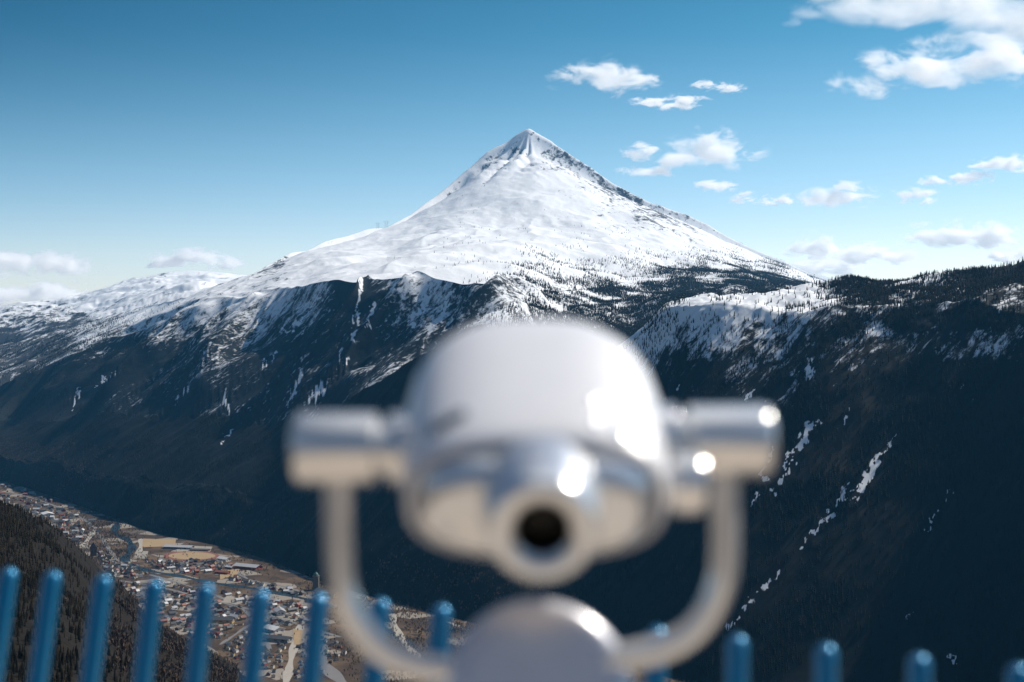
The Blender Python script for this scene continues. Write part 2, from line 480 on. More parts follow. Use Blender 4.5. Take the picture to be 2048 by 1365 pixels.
C_CLIFF = [(0, 820, .1, .3, .4, .6), (60, 780, .15, .3, .4, .7), (150, 740, .2, .3, .3, .5), (100, 850, .05, .3, .4, .7), (250, 700, .25, .3, .2, .4), (330, 660, .52, .15, .1, .3), (260, 740, .2, .2, .1, .3), (400, 620, .62, .05, 0, .2), (400, 680, .5, .1, 0, .2), (480, 600, .68, 0, 0, .2), (550, 600, .62, 0, 0, .2), (520, 650, .52, 0, 0, .2), (600, 640, .5, 0, 0, .2),
           (350, 740, .38, .1, 0, .2), (480, 720, .36, 0, 0, .2), (600, 690, .38, 0, 0, .2), (640, 580, .55, 0, 0, .1), (680, 570, .3, 0, 0, .1), (720, 590, .22, 0, 0, .1), (700, 640, .36, 0, 0, .1), (780, 600, .38, 0, 0, .1), (740, 660, .36, 0, 0, .1), (800, 580, .5, 0, 0, .1), (860, 580, .55, 0, 0, .1), (830, 640, .45, 0, 0, .1), (900, 600, .5, 0, 0, .1), (960, 590, .36, 0, 0, .1), (1010, 600, .5, 0, 0, .1), (980, 620, .5, 0, 0, .1),
           (700, 720, .36, 0, 0, .1), (560, 760, .34, 0, 0, .1), (450, 800, .26, 0, 0, .1), (650, 790, .28, 0, 0, .1), (800, 700, .40, 0, 0, .1), (350, 830, .2, 0, 0, .1), (1060, 605, .65, .9, 0, .2), (1200, 598, .6, 1, 0, .2), (1300, 580, .6, .9, 0, .2), (1500, 570, .5, 1, 0, .2), (1650, 585, .5, 1, 0, .2)]
C_MTN = [(100, 700, .45, .5, 0, .4), (0, 720, .4, .5, .1, .5), (200, 655, .6, .3, 0, .4), (300, 620, .8, .1, 0, .3), (400, 590, .78, 0, 0, .2), (470, 565, .72, 0, 0, .2), (530, 545, .66, 0, 0, .2), (560, 525, .62, 0, 0, .2), (600, 510, .8, 0, 0, .2), (600, 540, .85, 0, 0, .2), (680, 480, .95, 0, 0, .2), (700, 530, .95, 0, 0, .2), (800, 480, .96, 0, 0, .2), (800, 530, .93, .02, 0, .2),
         (900, 520, .93, .06, 0, .3), (960, 545, .88, .15, 0, .3), (870, 440, .97, 0, 0, .2), (1000, 500, .95, 0, 0, .2), (1000, 400, .98, 0, 0, .2), (1058, 300, .93, 0, 0, .2), (1020, 300, .9, 0, 0, .2), (1058, 360, .95, 0, 0, .2), (1150, 420, .93, 0, 0, .2), (1100, 470, .93, 0, 0, .2), (1200, 490, .92, .02, 0, .2), (1130, 540, .9, .15, 0, .3), (1200, 540, .88, .3, 0, .3), (1050, 565, .8, .6, 0, .3), (1120, 572, .7, .9, 0, .3), (1180, 562, .75, .8, 0, .3), (1230, 566, .7, .9, 0, .3),
         (1108, 308, .62, 0, 0, .2), (1125, 322, .58, 0, 0, .2), (1150, 340, .57, 0, 0, .2), (1175, 358, .58, 0, 0, .2), (1200, 375, .55, 0, 0, .2), (1225, 390, .57, 0, 0, .2), (1250, 405, .54, 0, 0, .2), (1275, 418, .55, 0, 0, .2), (1300, 432, .53, 0, 0, .2), (1325, 447, .55, 0, 0, .2), (1350, 455, .58, 0, 0, .2), (1385, 468, .6, 0, 0, .2), (1120, 360, .9, 0, 0, .2), (1180, 395, .88, 0, 0, .2), (1240, 430, .88, 0, 0, .2), (1370, 445, .7, 0, 0, .2), (1400, 470, .75, 0, 0, .2), (1300, 480, .93, 0, 0, .2), (1350, 490, .93, 0, 0, .2),
         (1290, 520, .85, .3, 0, .3), (1350, 525, .8, .4, 0, .3), (1330, 545, .7, .7, 0, .3), (1400, 545, .65, .8, 0, .3), (1450, 515, .85, .3, 0, .3), (1480, 540, .55, .9, 0, .3), (1550, 560, .5, 1, 0, .3), (1600, 570, .55, .9, 0, .3), (1440, 480, .97, 0, 0, .2), (1500, 510, .96, 0, 0, .2), (1600, 545, .9, .03, 0, .2), (1650, 565, .85, .05, 0, .2), (1260, 550, .8, .5, 0, .3)]
C_FAR = [(0, 680, .45, .5, 0, .5), (0, 625, .85, .1, 0, .4), (100, 650, .6, .3, 0, .4), (150, 660, .6, .3, 0, .4), (200, 610, .9, 0, 0, .3), (280, 600, .9, 0, 0, .3), (330, 560, .82, 0, 0, .3), (250, 575, .9, 0, 0, .3), (400, 555, .9, 0, 0, .3), (450, 560, .95, 0, 0, .3), (380, 580, .95, 0, 0, .3), (60, 610, .85, 0, 0, .3)]
G_B = [(7, [(1622, 850), (1612, 870), (1600, 898)]), (9, [(1755, 918), (1735, 955), (1722, 980)]), (8, [(1694, 968), (1684, 1000), (1662, 1025), (1645, 1042)]), (3, [(1722, 985), (1710, 1005)]),
       (5.5, [(1565, 1140), (1548, 1160), (1520, 1182), (1500, 1205), (1470, 1235), (1450, 1258)]), (3, [(1532, 925), (1528, 960)]), (3, [(1510, 985), (1502, 1008)]), (3, [(1545, 900), (1538, 925)]), (2.5, [(1580, 905), (1572, 930)]),
       (2.5, [(1822, 1220), (1820, 1240)]), (3, [(1905, 1315), (1915, 1322)]), (5, [(1625, 715), (1615, 755)]), (2.5, [(1790, 870), (1765, 905), (1735, 955), (1690, 1000), (1640, 1050), (1600, 1100)]), (2.5, [(1640, 835), (1605, 890), (1570, 950), (1545, 985)]), (2, [(1900, 985), (1880, 1030), (1850, 1060)]), (2, [(1700, 820), (1672, 860)]), (3, [(1505, 780), (1490, 800)]), (3, [(1360, 770), (1352, 785)]), (3, [(1640, 600), (1560, 605), (1470, 640), (1430, 660)])]
G_CL = [(5, [(612, 745), (595, 770), (572, 808)]), (4, [(665, 755), (640, 780), (612, 812)]), (3.5, [(690, 700), (682, 735)]), (3, [(640, 760), (630, 785)]), (6, [(720, 560), (716, 620), (708, 680)]), (4, [(745, 610), (738, 650)]),
        (5, [(855, 570), (840, 620), (820, 650)]), (3, [(370, 780), (340, 820)]), (3, [(240, 740), (200, 770)]), (3, [(160, 780), (140, 820)]), (3, [(450, 780), (455, 830)]), (4, [(640, 590), (600, 640), (560, 670)]), (2.5, [(465, 860), (445, 885)]), (4, [(910, 570), (880, 640), (850, 680)]), (3, [(560, 700), (530, 735)])]
G_A = [(3, [(465, 860), (440, 885)]), (2.5, [(155, 800), (140, 822)]), (2.5, [(350, 800), (335, 825)])]

attr = {k: np.zeros((NR, NC)) for k in ('snow', 'con', 'bir', 'brown')}


def paint(mask_rows, ctrl, gull=None):
    idx = np.where(mask_rows)[0]
    px = np.clip(PX[idx], -300, 2350); py = np.clip(PY[idx], 0, 1600)
    v = idw(ctrl, px, py, 4)
    if gull:
        jx = 16 * fbm(px / 12, py / 16, 4, .6, seed=90); jy = 16 * fbm(px / 12, py / 16, 4, .6, seed=91)
        g = polymask(gull, px + jx, py + jy)
        v[0] = np.maximum(v[0], g * (.74 + .6 * fbm(px / 9, py / 9, 3, seed=92)))
        v[1] *= 1 - g; v[2] *= 1 - g
    for k, n in enumerate(('snow', 'con', 'bir', 'brown')):
        attr[n][idx] = v[k]


paint(LAY <= 2, C_NEAR)
paint(LAY == 3, C_FLOOR)
paint((LAY == 4) | (LAY == 5), C_B, G_B)
paint(LAY == 6, C_A, G_A)
paint((LAY == 7) | (LAY == 8), C_CLIFF, G_CL)
_w = np.where((LAY == 8), sstep(TT, .35, 1.0), 0)[:, None] * (1 - sstep(PX, 1000, 1060))
attr['snow'] *= 1 - (LAY == 8)[:, None] * .16 * (1 - sstep(PX, 640, 760))
attr['snow'] += _w * (.06 + .04 * (1 - sstep(PX, 560, 680)))
paint((LAY == 9) | (LAY == 10), C_MTN)
paint(LAY >= 11, C_FAR)
attr['snow'][LAY >= 11] -= .24
attr['snow'][(LAY == 9) | (LAY == 10)] *= .865
attr['snow'] -= np.clip(-GW, 0, 1) * .45 + np.clip(GW - .2, 0, 1) * .9
outv = np.abs(AZ) > 0.66
attr['snow'][:, outv] = np.where(RR[:, outv] > 60, .4, .05)
attr['con'][:, outv] = 0; attr['bir'][:, outv] = 0

# ---- terrain material
def terrain_mat(name, coord_rot, sc_fine, sc_big, dark, brown, gain=1.7, edge=.07, bump=1.0, bscale=.02):
    m, nt, out = new_mat(name)
    pos = nt.n('ShaderNodeNewGeometry').outputs['Position']
    mp = nt.n('ShaderNodeMapping', {'Vector': pos, 'Rotation': (0, 0, coord_rot)})
    v1 = nt.vm('MULTIPLY', mp, tuple(1 / s for s in sc_fine))
    v2 = nt.vm('MULTIPLY', mp, tuple(1 / s for s in sc_big))
    n1 = nt.noise(v1, 1.0, 9, .68, .6)
    n2 = nt.noise(v2, 1.0, 5, .6, .4)
    n3 = nt.noise(nt.vm('MULTIPLY', v1, (3.1, 3.1, 3.1)), 1.0, 7, .72, .3)
    nn = nt.m('ADD', nt.m('ADD', nt.m('MULTIPLY', n1, .45), nt.m('MULTIPLY', n2, .25)), nt.m('MULTIPLY', n3, .30))
    snow = nt.n('ShaderNodeAttribute', attribute_name='snow').outputs['Fac']
    br = nt.n('ShaderNodeAttribute', attribute_name='brown').outputs['Fac']
    nz = nt.n('ShaderNodeSeparateXYZ', {0: nt.n('ShaderNodeNewGeometry').outputs['Normal']}).outputs[2]
    val = nt.m('ADD', nt.m('MULTIPLY', nt.m('SUBTRACT', nn, .5), gain), nt.m('SUBTRACT', snow, .5))
    val = nt.m('ADD', val, nt.m('MULTIPLY', nt.m('SUBTRACT', nz, .8), .25))
    mask = nt.smooth(val, -edge, edge)
    g1 = nt.noise(v1, 2.3, 6, .65)
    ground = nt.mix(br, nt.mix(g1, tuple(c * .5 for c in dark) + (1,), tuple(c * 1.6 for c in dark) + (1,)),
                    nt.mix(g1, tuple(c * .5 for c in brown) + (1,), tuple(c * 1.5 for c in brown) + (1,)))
    snowc = nt.mix(nt.noise(v1, .7, 4), (.80, .81, .83, 1), (.90, .90, .90, 1))
    col = nt.mix(mask, ground, snowc)
    bm_ = nt.n('ShaderNodeBump', {'Strength': .55 * bump, 'Distance': 5.0, 'Height': nt.noise(v1, .9, 8, .6)})
    b = nt.n('ShaderNodeBsdfPrincipled', {'Base Color': col, 'Roughness': .85, 'Specular IOR Level': .15})
    nt.t.links.new(bm_.outputs[0], b.inputs['Normal'])
    nt.t.links.new(b.outputs[0], out.inputs[0])
    return m


rot = math.atan2(AXV[0], -AXV[1])  # turns so X' follows valley axis
ROT = -math.atan2(AXV[1], AXV[0])
M_near = terrain_mat('near_hill_ground', 0, (14, 14, 14), (90, 90, 90), (.008, .006, .003), (.016, .0105, .0065))
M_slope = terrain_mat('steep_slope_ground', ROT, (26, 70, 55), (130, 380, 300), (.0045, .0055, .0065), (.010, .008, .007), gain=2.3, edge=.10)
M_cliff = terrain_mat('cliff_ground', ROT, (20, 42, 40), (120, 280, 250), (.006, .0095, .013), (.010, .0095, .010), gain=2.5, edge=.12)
M_mtn = terrain_mat('mountain_snow', 0, (60, 95, 60), (320, 420, 300), (.06, .063, .07), (.08, .066, .055), gain=2.6, edge=.10, bump=1.6)
M_far = terrain_mat('far_hill_snow', 0, (110, 160, 100), (600, 900, 500), (.025, .028, .034), (.05, .04, .036), gain=2.6, edge=.1, bump=.5)


def floor_mat():
    m, nt, out = new_mat('valley_floor_ground')
    pos = nt.n('ShaderNodeNewGeometry').outputs['Position']
    n1 = nt.noise(pos, .006, 6, .6)
    n2 = nt.noise(pos, .03, 6, .65)
    v = nt.n('ShaderNodeTexVoronoi', {'Vector': pos, 'Scale': .016, 'Randomness': .9})
    c = nt.mix(nt.smooth(n1, .38, .62), (.062, .040, .026, 1), (.15, .098, .058, 1))
    c = nt.mix(nt.smooth(n2, .50, .60), c, (.045, .029, .020, 1))
    s = nt.n('ShaderNodeSeparateColor', {0: v.outputs['Color']})
    c = nt.mix(nt.smooth(s.outputs[0], .74, .76), c, (.27, .23, .19, 1))
    c = nt.mix(nt.smooth(n2, .60, .64), c, (.05, .042, .034, 1))
    b = nt.n('ShaderNodeBsdfPrincipled', {'Base Color': c, 'Roughness': .9, 'Specular IOR Level': .2})
    nt.t.links.new(b.outputs[0], out.inputs[0])
    return m


M_floor = floor_mat()


def terrain_obj(name, r0, r1, mat):
    sub = slice(r0, r1 + 1)
    n = r1 - r0 + 1
    V = np.stack([XX[sub].ravel(), YY[sub].ravel(), ZZ[sub].ravel()], 1)
    ii = np.arange(n - 1)[:, None] * NC + np.arange(NC - 1)[None, :]
    fc = np.stack([ii, ii + 1, ii + 1 + NC, ii + NC], -1).reshape(-1, 4)
    me = mesh_np(name, V, fc, smooth=True)
    for k in ('snow', 'brown'):
        at_ = me.attributes.new(k, 'FLOAT', 'POINT')
        at_.data.foreach_set('value', np.ascontiguousarray(attr[k][sub], dtype=np.float32).ravel())
    o = link(name, me, mat)
    tag(o, kind='structure')
    return o


st = starts
terrain_obj('near_hillside', 0, st[3], M_near)
terrain_obj('valley_floor', st[3], st[4], M_floor)
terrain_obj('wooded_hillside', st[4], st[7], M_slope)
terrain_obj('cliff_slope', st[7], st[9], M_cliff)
terrain_obj('snowy_mountain', st[9], st[11], M_mtn)
terrain_obj('far_hills', st[11], NR - 1, M_far)

# ------------------------------------------------------------------ trees
def conifer_low(sides=6, tiers=3):
    """unit-height spruce: jagged stacked skirts, returns verts, tris"""
    vs, fs = [], []
    for k in range(tiers):
        z0 = .06 + .80 * k / tiers; z1 = min(1.0, z0 + 1.05 / tiers + .08)
        r = .155 * (1 - .78 * k / tiers)
        b = len(vs)
        for i in range(sides):
            a = 2 * math.pi * (i + .5 * (k % 2)) / sides
            rr = r * (1.0 if i % 2 else .72)
            vs.append((rr * math.cos(a), rr * math.sin(a), z0 - (.03 if i % 2 else -.02)))
        vs.append((0, 0, z1))
        for i in range(sides): fs.append((b + i, b + (i + 1) % sides, b + sides))
    return np.array(vs), np.array(fs)


def birch_low(n=16, seed=0):
    """unit-height bare birch: slim trunk and fans of twigs"""
    r = random.Random(seed)
    vs, fs = [], []

    def tri(a, b, c):
        k = len(vs); vs.extend([a, b, c]); fs.append((k, k + 1, k + 2))
    for a in (0, 2.1, 4.2):
        c, s = .018 * math.cos(a), .018 * math.sin(a)
        tri((c, s, 0), (-s, c, 0), (0, 0, .8))
    for k in range(n):
        a = r.uniform(0, 6.28); z0 = r.uniform(.2, .7); L = r.uniform(.18, .36) * (1.15 - z0 * .5)
        e = (L * math.cos(a), L * math.sin(a), z0 + L * r.uniform(.5, 1.2))
        wv = r.uniform(.03, .06)
        tri((0, 0, z0), (e[0] + wv * math.sin(a), e[1] - wv * math.cos(a), e[2]), (e[0] * .8 - wv * math.sin(a), e[1] * .8 + wv * math.cos(a), e[2] + .08))
    return np.array(vs), np.array(fs)


def scatter(rows, key, per_m2, hmax, vis=True, pmin=-220, pmax=2260, floor_=0.0, dmin=0.0):
    """Poisson scatter over terrain cells; returns positions (n,3)"""
    r0, r1 = rows
    sl = slice(r0, r1); sl1 = slice(r0 + 1, r1 + 1)
    A = np.abs((XX[sl1, :-1] - XX[sl, :-1]) * (YY[sl, 1:] - YY[sl, :-1]) - (YY[sl1, :-1] - YY[sl, :-1]) * (XX[sl, 1:] - XX[sl, :-1]))
    d = np.clip((attr[key][sl, :-1] - dmin) / (1 - dmin), 0, 1)
    clump = np.clip(.5 + 2.6 * fbm(XX[sl, :-1] / 110, YY[sl, :-1] / 110, 4, .6, seed=77) + np.clip(d - .6, 0, 1) * 1.2, floor_, 2.2)
    lam = A * per_m2 * np.clip(d, 0, 1) ** 1.8 * clump
    px, py = PX[sl, :-1], PY[sl, :-1]
    lam *= (px > pmin) & (px < pmax) & (py < 1500) & (py > 100)
    if vis:
        lam *= (TANE[sl, :-1] + hmax / RR[sl, :-1]) >= RUNPREV[sl, :-1]
    cnt = rng.poisson(lam)
    i, j = np.nonzero(cnt)
    rep = cnt[i, j]
    i = np.repeat(i, rep); j = np.repeat(j, rep)
    a, b = rng.random(len(i)), rng.random(len(i))
    i0 = i + r0

    def bil(Q):
        return (Q[i0, j] * (1 - a) + Q[i0, j + 1] * a) * (1 - b) + (Q[i0 + 1, j] * (1 - a) + Q[i0 + 1, j + 1] * a) * b
    return np.stack([bil(XX), bil(YY), bil(ZZ)], 1)


def forest(name, pts, h, proto, mat, label, cat, seed=0):
    n = len(pts)
    if n == 0: return None
    V, T = proto
    ang = rng.random(n) * 6.283; c, s = np.cos(ang), np.sin(ang)
    wv = h * rng.uniform(.8, 1.3, n)
    x = (V[None, :, 0] * c[:, None] - V[None, :, 1] * s[:, None]) * wv[:, None] + pts[:, 0:1]
    y = (V[None, :, 0] * s[:, None] + V[None, :, 1] * c[:, None]) * wv[:, None] + pts[:, 1:2]
    z = V[None, :, 2] * h[:, None] + pts[:, 2:3] - .2
    W = np.stack([x, y, z], -1).reshape(-1, 3)
    Fc = (T[None] + (np.arange(n) * len(V))[:, None, None]).reshape(-1, 3)
    me = mesh_np(name, W, Fc)
    o = link(name, me, mat)
    tag(o, label, cat, kind='stuff')
    return o


def tree_mat(name, c0, c1, scale):
    m, nt, out = new_mat(name)
    pos = nt.n('ShaderNodeNewGeometry').outputs['Position']
    f = nt.smooth(nt.noise(pos, scale, 4), .35, .65)
    col = nt.mix(f, (*c0, 1), (*c1, 1))
    b = nt.n('ShaderNodeBsdfPrincipled', {'Base Color': col, 'Roughness': .9, 'Specular IOR Level': .1})
    nt.t.links.new(b.outputs[0], out.inputs[0])
    return m


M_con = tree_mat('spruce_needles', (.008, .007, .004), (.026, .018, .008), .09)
M_con_shade = tree_mat('shaded_spruce_needles', (.005, .006, .0045), (.014, .012, .008), .03)  # darker copy of the spruce colour, hillside shade painted in
M_bir = tree_mat('bare_birch_twigs', (.060, .041, .031), (.145, .100, .076), .05)
M_bark = simple_mat('spruce_bark', (.07, .05, .035), .9, var=.3)
M_bbark = simple_mat('birch_bark', (.20, .17, .15), .9, var=.4)
CON6, CON4 = conifer_low(6, 3), conifer_low(5, 2)

near_con = scatter((st[1], st[3] - 1), 'con', .075, 8, floor_=.7)
near_bir = np.concatenate([scatter((st[1], st[3] - 1), 'bir', .04, 7, floor_=.5), scatter((st[3], st[4]), 'bir', .03, 7, floor_=.3), scatter((st[3], st[4]), 'con', .02, 7)])
slope_bir = scatter((st[4], st[6]), 'bir', .045, 7, floor_=.3, dmin=.35)
right_con = scatter((st[4], st[6]), 'con', .05, 9, floor_=.25)
mid_con = scatter((st[6], st[9]), 'con', .06, 8)
mtn_con = scatter((st[9], st[11]), 'con', .034, 7)
far_con = scatter((st[11], st[13]), 'con', .014, 7)
print('TREES', len(near_con), len(near_bir), len(slope_bir), len(right_con), len(mid_con), len(mtn_con), len(far_con))


# the village must stay clear of trees: thin the ones that stand inside roads, river and fields later
def hts(n, a, b): return rng.uniform(a, b, n)


def biggest(pts, h, n):
    px, py = project(pts)
    size = h / np.hypot(pts[:, 0], pts[:, 1])
    size = np.where((px > 0) & (px < 2048) & (py < 1364), size, 0)
    o = np.argsort(-size)
    return o[:n], o[n:]


def single_trees(pts, h, idx, name, crown_proto, crown_mat, trunk_mat, labelf, cat, group):
    V, T = crown_proto
    cme = mesh_np(name + '_crown', V, T); cme.materials.append(crown_mat)
    bm = bmesh.new()
    add_lathe(bm, (0, 0, -.05), (0, 0, 1), [(0, .022), (.3, .016), (.85, .004)], n=6)
    tme = bm_mesh(name + '_trunk', bm); tme.materials.append(trunk_mat)
    PXs, PYs = project(pts)
    for i in idx:
        e = bpy.data.objects.new(name, None)
        e.location = pts[i]; e.rotation_euler = (0, 0, random.uniform(0, 6.28)); e.empty_display_size = .5
        wv = h[i] * random.uniform(.8, 1.3)
        e.scale = (wv, wv, h[i])
        COL.objects.link(e)
        tag(e, labelf(PXs[i], PYs[i]), cat, group)
        for nm, me in (('crown', cme), ('trunk', tme)):
            o = bpy.data.objects.new(nm, me); o.parent = e; COL.objects.link(o)


BARPX = [20, 107, 208, 310, 412, 522, 638, 762, 884]
ORD = ['first', 'second', 'third', 'fourth', 'fifth', 'sixth', 'seventh', 'eighth', 'ninth']


def bar_phrase(px, py):
    x = px + (py - 1200) * .12 * max(0, (1700 - px) / 1700)
    for k in range(len(BARPX) - 1):
        if x < BARPX[0]: return 'left of the first bar'
        if BARPX[k] <= x < BARPX[k + 1]: return f'between {ORD[k]} and {ORD[k+1]} bars'
    return 'right of the ninth bar'


def rich_conifer():
    r = random.Random(5)
    vs, fs = [], []
    for k in range(9):
        z0 = .08 + .86 * k / 9; rad = .17 * (1 - .88 * k / 9)
        n = 9 if k < 6 else 6
        for i in range(n):
            a = 2 * math.pi * (i + r.random() * .6) / n
            rr = rad * r.uniform(.75, 1.2); wv = rad * .36
            c, s = math.cos(a), math.sin(a)
            b = len(vs)
            vs += [(0, 0, z0 + .10), (rr * c - wv * s, rr * s + wv * c, z0 - .01), (rr * 1.12 * c, rr * 1.12 * s, z0 - .045), (rr * c + wv * s, rr * s - wv * c, z0 - .01)]
            fs += [(b, b + 1, b + 2), (b, b + 2, b + 3)]
    b = len(vs); vs += [(.012, 0, .9), (-.008, .01, .9), (-.008, -.01, .9), (0, 0, 1.0)]
    fs += [(b, b + 1, b + 3), (b + 1, b + 2, b + 3), (b + 2, b, b + 3)]
    return np.array(vs), np.array(fs)


h = hts(len(near_con), 3.5, 8.5)
big, rest = biggest(near_con, h, 300)
single_trees(near_con, h, big, 'spruce_tree', rich_conifer(), M_con, M_bark,
             lambda px, py: 'dark spruce on the near hillside ' + ('below its rocky brow ' if py < 1180 else 'at the lower left ') + bar_phrase(px, py), 'tree', 'spruces on the near hillside')
forest('spruce_wood', near_con[rest], h[rest], CON6, M_con, 'dark spruce wood covering the near hillside', 'forest')
h = hts(len(near_bir), 4, 7.5)
big, rest = biggest(near_bir, h, 300)
single_trees(near_bir, h, big, 'bare_birch', birch_low(34, 3), M_bir, M_bbark,
             lambda px, py: 'leafless brown birch on the slope above the village, ' + bar_phrase(px, py), 'tree', 'bare birches on the slope by the village')
forest('birch_wood', near_bir[rest], h[rest], birch_low(15, 4), M_bir, 'leafless brown birch wood around the valley village', 'forest')
forest('valley_edge_birch_wood', slope_bir, hts(len(slope_bir), 5, 9), birch_low(15, 6), M_bir, 'brown bare birch wood along the foot of the dark slope', 'forest')
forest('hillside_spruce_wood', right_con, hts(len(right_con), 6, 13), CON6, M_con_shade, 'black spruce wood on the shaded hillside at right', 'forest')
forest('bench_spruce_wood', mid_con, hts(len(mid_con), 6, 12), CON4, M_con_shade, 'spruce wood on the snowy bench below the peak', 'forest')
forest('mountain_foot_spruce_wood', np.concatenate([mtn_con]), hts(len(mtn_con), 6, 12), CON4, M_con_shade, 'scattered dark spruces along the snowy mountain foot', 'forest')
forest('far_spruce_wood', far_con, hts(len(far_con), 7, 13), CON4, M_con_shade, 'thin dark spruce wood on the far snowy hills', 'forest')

# ------------------------------------------------------------------ village on the valley floor
def ribbon(name, pts, width, mat, dz, kind='structure'):
    Q = []
    W = [on_floor(*p) for p in pts]
    # subdivide (Catmull-Rom)
    C = []
    for i in range(len(W) - 1):
        p0, p1, p2, p3 = W[max(i - 1, 0)], W[i], W[i + 1], W[min(i + 2, len(W) - 1)]
        for k in range(8):
            t = k / 8
            C.append(.5 * ((2 * p1) + (-p0 + p2) * t + (2 * p0 - 5 * p1 + 4 * p2 - p3) * t * t + (-p0 + 3 * p1 - 3 * p2 + p3) * t ** 3))
    C.append(W[-1])
    vs, fs = [], []
    for i, p in enumerate(C):
        d = (C[min(i + 1, len(C) - 1)] - C[max(i - 1, 0)]).normalized()
        nrm = Vector((-d.y, d.x, 0))
        wd = width * (.85 + .3 * math.sin(i * .7)) / 2
        vs += [p + nrm * wd + Vector((0, 0, dz)), p - nrm * wd + Vector((0, 0, dz))]
    for i in range(len(C) - 1): fs.append((2 * i, 2 * i + 1, 2 * i + 3, 2 * i + 2))
    me = mesh_np(name, np.array([tuple(v) for v in vs]), np.array(fs))
    o = link(name, me, mat)
    tag(o, kind=kind)
    return C


M_water = simple_mat('river_water', (.02, .034, .042), .38, var=.3, vscale=.02)
M_road = simple_mat('pale_road', (.36, .32, .27), .9, var=.2, vscale=.05)
M_asph = simple_mat('grey_road', (.17, .16, .155), .9, var=.2, vscale=.05)
RIVER = [(205, 1005), (222, 1020), (234, 1046), (230, 1065), (258, 1083), (263, 1100), (250, 1120), (290, 1140), (345, 1150), (400, 1161), (440, 1168), (520, 1180), (600, 1196), (660, 1212), (740, 1240), (830, 1300), (900, 1350), (960, 1400)]
ribbon('river', RIVER, 23, M_water, .12)
ROADS = [([(556, 1420), (572, 1365), (582, 1320), (592, 1280), (602, 1250)], 15, M_road), ([(784, 1228), (792, 1255), (812, 1290), (850, 1325), (900, 1360)], 14, M_road),
         ([(880, 1240), (905, 1248), (940, 1262)], 12, M_road), ([(282, 1078), (281, 1095), (275, 1112)], 14, M_road), ([(190, 1060), (172, 1085), (165, 1095)], 18, M_road),
         ([(240, 1162), (320, 1175), (420, 1200), (520, 1225), (600, 1250), (680, 1275)], 9, M_asph), ([(300, 1150), (400, 1180), (480, 1215), (520, 1260), (540, 1300)], 9, M_asph),
         ([(20, 985), (90, 1005), (160, 1035), (190, 1060), (235, 1120), (270, 1135)], 10, M_asph), ([(430, 1150), (470, 1145), (500, 1160), (560, 1172), (620, 1190), (700, 1225)], 10, M_asph),
         ([(540, 1230), (500, 1250), (470, 1270), (440, 1290)], 8, M_asph), ([(640, 1290), (650, 1330), (690, 1370), (740, 1400)], 26, M_asph)]
road_pts = []
for pts, wd, mt in ROADS:
    road_pts += ribbon('road', pts, wd, mt, .25 if mt is M_road else .32)

# open ground: fields, yards
def patch(name, quad, mat, dz, **kw):
    W = [on_floor(*p, dz) for p in quad]
    me = mesh_np(name, np.array([tuple(w_) for w_ in W]), np.array([list(range(len(W)))]))
    return tag(link(name, me, mat), **kw)


M_grass = simple_mat('dry_grass', (.34, .235, .125), .95, var=.15, vscale=.02)
M_track = simple_mat('red_track', (.20, .075, .055), .9, var=.15, vscale=.05)
M_gravel = simple_mat('pale_gravel', (.29, .255, .21), .95, var=.2, vscale=.04)


def ellipse_patch(name, cx, cy, rx, ry, mat, dz, n=40, **kw):
    return patch(name, [(cx + rx * math.cos(2 * math.pi * k / n), cy + ry * math.sin(2 * math.pi * k / n)) for k in range(n)], mat, dz, **kw)


ellipse_patch('running_track', 383, 1112.5, 56, 10, M_track, .40, kind='structure')
ellipse_patch('sports_pitch', 384, 1112.5, 47, 7.5, M_grass, .55, kind='structure')
patch('field', [(286, 1078), (352, 1080), (350, 1093), (284, 1095)], M_grass, .42, kind='structure')
patch('yard', [(375, 1092), (425, 1094), (420, 1104), (340, 1104)], M_gravel, .45, kind='structure')
patch('yard', [(272, 1103), (297, 1103), (292, 1118), (264, 1118)], M_gravel, .45, kind='structure')
patch('yard', [(455, 1192), (482, 1196), (478, 1210), (440, 1205)], M_gravel, .5, kind='structure')
patch('field', [(440, 1143), (480, 1138), (474, 1150), (440, 1160)], M_grass, .42, kind='structure')
patch('field', [(586, 1258), (606, 1262), (600, 1290), (588, 1290)], M_grass, .5, kind='structure')

# houses
WALLS = {'white': (.72, .70, .66), 'red': (.30, .055, .04), 'ochre': (.48, .33, .16), 'grey': (.34, .34, .34), 'brown': (.16, .09, .055), 'cream': (.62, .54, .42)}
ROOFS = {'dark grey': (.075, .075, .08), 'black': (.03, .03, .033), 'light grey': (.36, .36, .37), 'red tiled': (.24, .085, .055), 'pale': (.60, .59, .58)}


def wall_mesh(c):
    bm = bmesh.new()
    pts = [(-.5, 0), (.5, 0), (.5, .62), (0, 1.0), (-.5, .62)]
    add_rings(bm, [[Vector((x, y, z)) for x, z in pts] for y in (-.5, .5)])
    me = bm_mesh('house_wall', bm); me.materials.append(c)
    return me


def roof_mesh(c):
    bm = bmesh.new()
    for s in (-1, 1):
        prof = [(0, 1.03), (s * .58, .60), (s * .58, .54), (0, .97)]
        add_rings(bm, [[Vector((x, y, z)) for x, z in prof] for y in (-.54, .54)])
    me = bm_mesh('house_roof', bm); me.materials.append(c)
    return me


M_win = simple_mat('window_glass', (.03, .035, .04), .1)


def window_mesh():
    bm = bmesh.new()
    for sx in (-1, 1):
        for y in (-.3, 0, .3): add_box(bm, Vector((sx * .5, y, .36)), (.012, .11, .17))
    for sy in (-1, 1):
        for x in (-.22, .22): add_box(bm, Vector((x, sy * .5, .36)), (.13, .012, .17))
    me = bm_mesh('house_windows', bm); me.materials.append(M_win)
    return me


